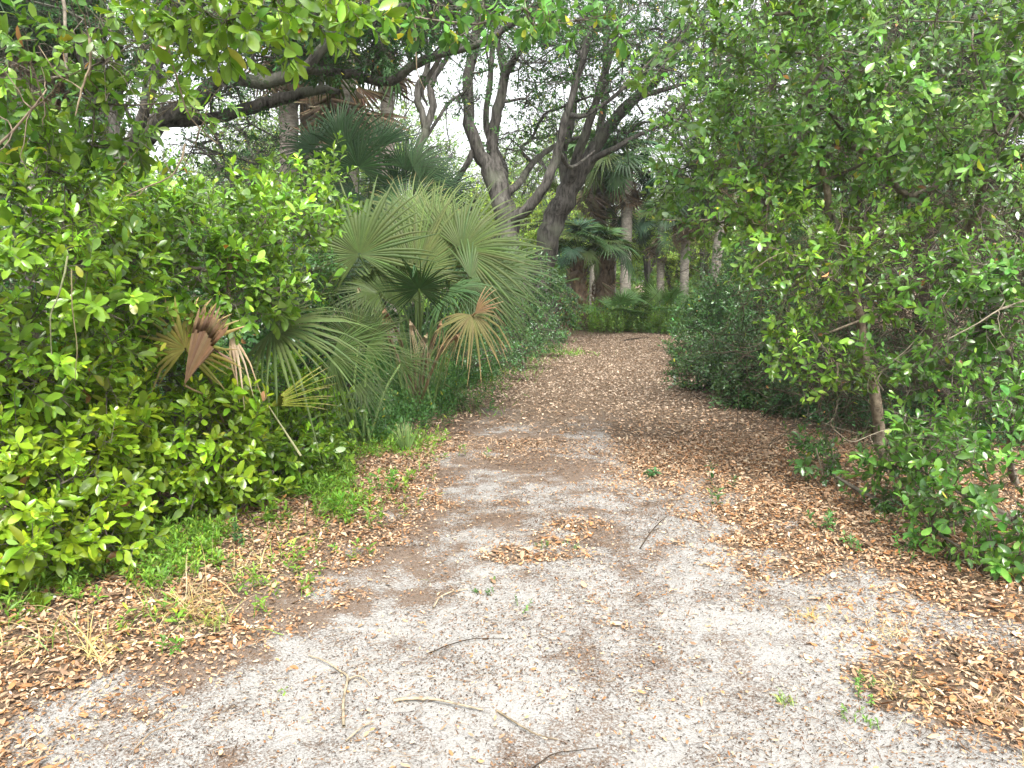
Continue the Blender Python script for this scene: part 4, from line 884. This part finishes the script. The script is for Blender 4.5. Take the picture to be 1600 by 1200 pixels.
def stick(label,pxs,r=.006,tint=(2.2,2.1,1.9),branches=0,mat_=M_twig):
    pts=np.array([G(*q) for q in pxs]); pts[:,2]=height(pts[:,0],pts[:,1])+r+.003; base=pts[0].copy(); e=MB()
    pts[1:-1,2]+=rng.uniform(0,.012,len(pts)-2)
    limb(e,pts-base,np.linspace(r,r*.45,len(pts)),6,4,.2,tint)
    for i in range(branches):
        j=rng.integers(0,len(pts)); W=walk((pts[j]-base)[None],np.array([[rng.normal(),rng.normal(),0.]]),rng.uniform(.06,.2),6,.25); W[...,2]=(pts[j]-base)[2]+.002; curves(e,W,r*.6,r*.3,tint)
    o=e.build('fallen_stick',mat_); o.location=[float(v) for v in base]; tag(o,label,'stick')
stick('pale crooked stick on the sand with a forked upper end',[(537,1132),(536,1095),(543,1060),(530,1045),(508,1032),(482,1022)],.006,branches=0)
stick('short curved pale twig branching right off the crooked stick on the sand',[(540,1062),(556,1056),(570,1062),(579,1070)],.004)
stick('longest pale stick lying flat across the sand at the bottom centre',[(615,1094),(645,1092),(676,1096),(700,1103),(755,1113)],.007)
stick('thin twig continuing right from the longest pale stick',[(775,1112),(810,1135),(840,1152),(872,1156)],.004,(1.4,1.3,1.1))
stick('small pale curved twig on the sand left of the centre',[(677,948),(688,935),(705,927),(731,921)],.005)
stick('short straight twig on brown mould at the bottom left',[(540,1155),(556,1145),(570,1133),(584,1124)],.004)
stick('dark long twig slanting over the sand at the bottom edge',[(830,1200),(862,1182),(893,1174),(935,1168)],.0025,(.7,.6,.5),mat_=M_darktwig)
stick('dark stick lying in the leaf filled wheel rut',[(1000,852),(1015,832),(1030,815),(1042,806)],.004,(.9,.7,.5),mat_=M_darktwig)
stick('bare brown stick lying across the far leafy end of the path',[(975,534),(995,531),(1015,530)],.02,(.7,.6,.5),mat_=M_darktwig)
stick('thin tan twig on the litter at the left bottom corner',[(210,1172),(235,1150),(262,1138),(300,1124)],.003,(1.6,1.3,1))
stick('dark twig on brown mould left of the bottom centre',[(670,1020),(700,1012),(740,1003),(800,1000)],.003,(.7,.55,.45),mat_=M_darktwig)
stick('grey twig lying among leaves in the lower right litter',[(1480,1020),(1505,1045),(1530,1068),(1560,1092)],.006,(1,.9,.8))
def tuft(label,px,py,n,L0,L1,wd,c,spread=.05,lean=.7,sag=.22,name='dry_grass_tuft',cat='grass tuft',group=None):
    g=G(px,py); g[2]=height(g[0],g[1]); mb=MB(); x=g[0]+rng.normal(0,spread,n); y=g[1]+rng.normal(0,spread,n)
    s=np.stack([x,y,height(x,y)],1)-g; d=np.stack([rng.normal(0,lean,n),rng.normal(0,lean,n),np.ones(n)],1)
    W=walk(s,d,rng.uniform(L0,L1,n),7,.10,sag); W[...,2]=np.maximum(W[...,2],.004); blades(mb,W,wd*rng.uniform(.6,1.3,n),tints(n,c,.25,.1,0))
    o=mb.build(name,M_grass); o.location=[float(v) for v in g]; tag(o,label,cat,group)
STR=(.40,.32,.17)
tuft('largest straw coloured dry grass tuft on the left leaf litter',295,960,110,.14,.34,.0022,STR,.10,.7)
tuft('straw tuft with a bent blade standing in litter at the lower left',150,1035,26,.1,.26,.003,(.48,.40,.17),.03,.5)
tuft('mixed green and straw tuft just right of the largest dry tuft',330,985,40,.08,.2,.0025,(.22,.28,.07),.05,.5)
tuft('thin straw tuft reaching over the sand edge below the weeds',400,890,45,.1,.24,.002,(.45,.42,.2),.08,.8)
tuft('small tan grass tuft at the right edge of the sand',1262,965,45,.04,.10,.002,(.42,.30,.13),.03,.9)
tuft('pale dry grass tuft in the right leaf litter',1395,1000,55,.05,.13,.002,(.5,.38,.22),.05,.8)
tuft('brushy pinkish dry grass clump at the lower right corner',1545,1120,120,.05,.14,.002,(.38,.27,.18),.045,.9)
tuft('flattened straw blades across the right bottom litter',1500,1085,35,.1,.3,.0016,(.42,.32,.18),.12,1.6)
tuft('straw coloured tuft beside the pinkish clump, its left neighbour',1400,1085,40,.06,.16,.0018,(.38,.33,.16),.06,.8)
tuft('tiny green grass tuft on the sand at the right bottom',1228,1092,30,.03,.07,.002,(.18,.26,.07),.02,.8)
tuft('green tuft in the far left corner litter',30,960,40,.08,.22,.003,(.15,.25,.05),.05,.5,name='grass_tuft')
tuft('thin green tuft on litter below the bright shrub',262,905,40,.06,.16,.0025,(.14,.26,.05),.06,.5,name='grass_tuft')
tuft('dry stems lying at the foot of the left bright shrub',60,1020,40,.1,.3,.002,(.42,.33,.18),.12,1.2)
tuft('bright green grass patch on the path edge near the bend',885,552,160,.1,.22,.006,(.14,.30,.04),.3,.5,name='grass_tuft')
def seedling(label,px,py,h,n,ll,col,S=1,tpl=T_OVB,name='seedling',lean=.3):
    g=G(px,py); g[2]=height(g[0],g[1]); mb=MB(); p=np.zeros((S,3)); p[:,:2]=rng.normal(0,.02*(S>1),(S,2))*S**.5
    sprigs(mb,mb,p,np.stack([rng.normal(0,lean,S),rng.normal(0,lean,S),np.ones(S)],1),h,n,ll,col,tpl,.9,.2,a0=75,a1=40,scol=col)
    o=mb.build(name,M_leaf); o.location=[float(v) for v in g]; tag(o,label,'seedling')
seedling('dark green seedling on the litter, tallest at the right path edge',1112,762,.17,9,.075,(.03,.10,.035))
seedling('small green seedling just below the tallest dark one',1112,792,.12,9,.06,(.07,.15,.04),2)
seedling('small sprout right of the tallest dark seedling',1142,766,.08,7,.05,(.05,.12,.04))
seedling('lone green weed in the middle of the path between sand and leaves',1006,742,.06,12,.06,(.06,.15,.05),3,lean=.9)
seedling('flowering weed clump under the lower right shrub',1420,880,.16,16,.03,(.07,.2,.04),7)
seedling('low weeds at the foot of the slender right tree',1300,835,.12,10,.05,(.06,.15,.04),5)
seedling('green weed among leaves below the flowering clump',1330,865,.07,10,.035,(.08,.17,.04),4)
seedling('small weed on the bottom right litter near the straw tuft',1345,1080,.06,12,.025,(.12,.24,.05),5)
seedling('tiny creeping weed at the right bottom sand edge',1355,1130,.03,10,.02,(.14,.26,.06),7,lean=.9)
seedling('tiny creeping weed on the sand, upper one of the centre pair',848,858,.03,10,.022,(.09,.17,.05),5,lean=.9)
seedling('tiny creeping weed on the sand right of the upper centre one',886,856,.03,10,.022,(.09,.17,.05),4,lean=.9)
seedling('slim creeping weed on pale sand at the centre',815,952,.05,10,.022,(.12,.22,.06),3,lean=.8)
seedling('tiny weed on the sand left of the slim creeping one',757,926,.03,10,.022,(.09,.18,.05),5,lean=.9)
seedling('broad leaved weed between litter and green weeds at the left',370,862,.08,8,.05,(.05,.13,.04),4)
seedling('bright sprout in the litter below the largest dry tuft',255,1025,.07,9,.035,(.12,.27,.04),3)
seedling('pointed leaf weed clump at the tip of the green weeds',590,775,.16,12,.06,(.12,.28,.04),8,T_LAN)
seedling('bright weed clump at the sand edge by the green weeds',545,815,.16,12,.06,(.13,.30,.03),8,T_LAN)
seedling('lone lime leaf sprout on the sand at the bottom left',446,1078,.02,4,.03,(.2,.35,.05),1)

# pale air that the far trees fade into
hm,hn=mat('haze_air'); vp=N(hn,'ShaderNodeVolumePrincipled'); vp.inputs['Color'].default_value=(.93,.97,1,1); vp.inputs['Density'].default_value=.0006
ho=N(hn,'ShaderNodeOutputMaterial'); hn.links.new(vp.outputs[0],ho.inputs['Volume'])
me=bpy.data.meshes.new('haze'); X0,X1,Y0,Y1,Z0,Z1=-156,156,-66,156,-1.2,26
me.from_pydata([(X0,Y0,Z0),(X1,Y0,Z0),(X1,Y1,Z0),(X0,Y1,Z0),(X0,Y0,Z1),(X1,Y0,Z1),(X1,Y1,Z1),(X0,Y1,Z1)],[],[(3,2,1,0),(4,5,6,7),(0,1,5,4),(1,2,6,5),(2,3,7,6),(3,0,4,7)])
me.materials.append(hm); hz=bpy.data.objects.new('haze',me); COL.objects.link(hz); tag(hz,'thin pale air between the near shrubs and the far woods','haze',kind='stuff')
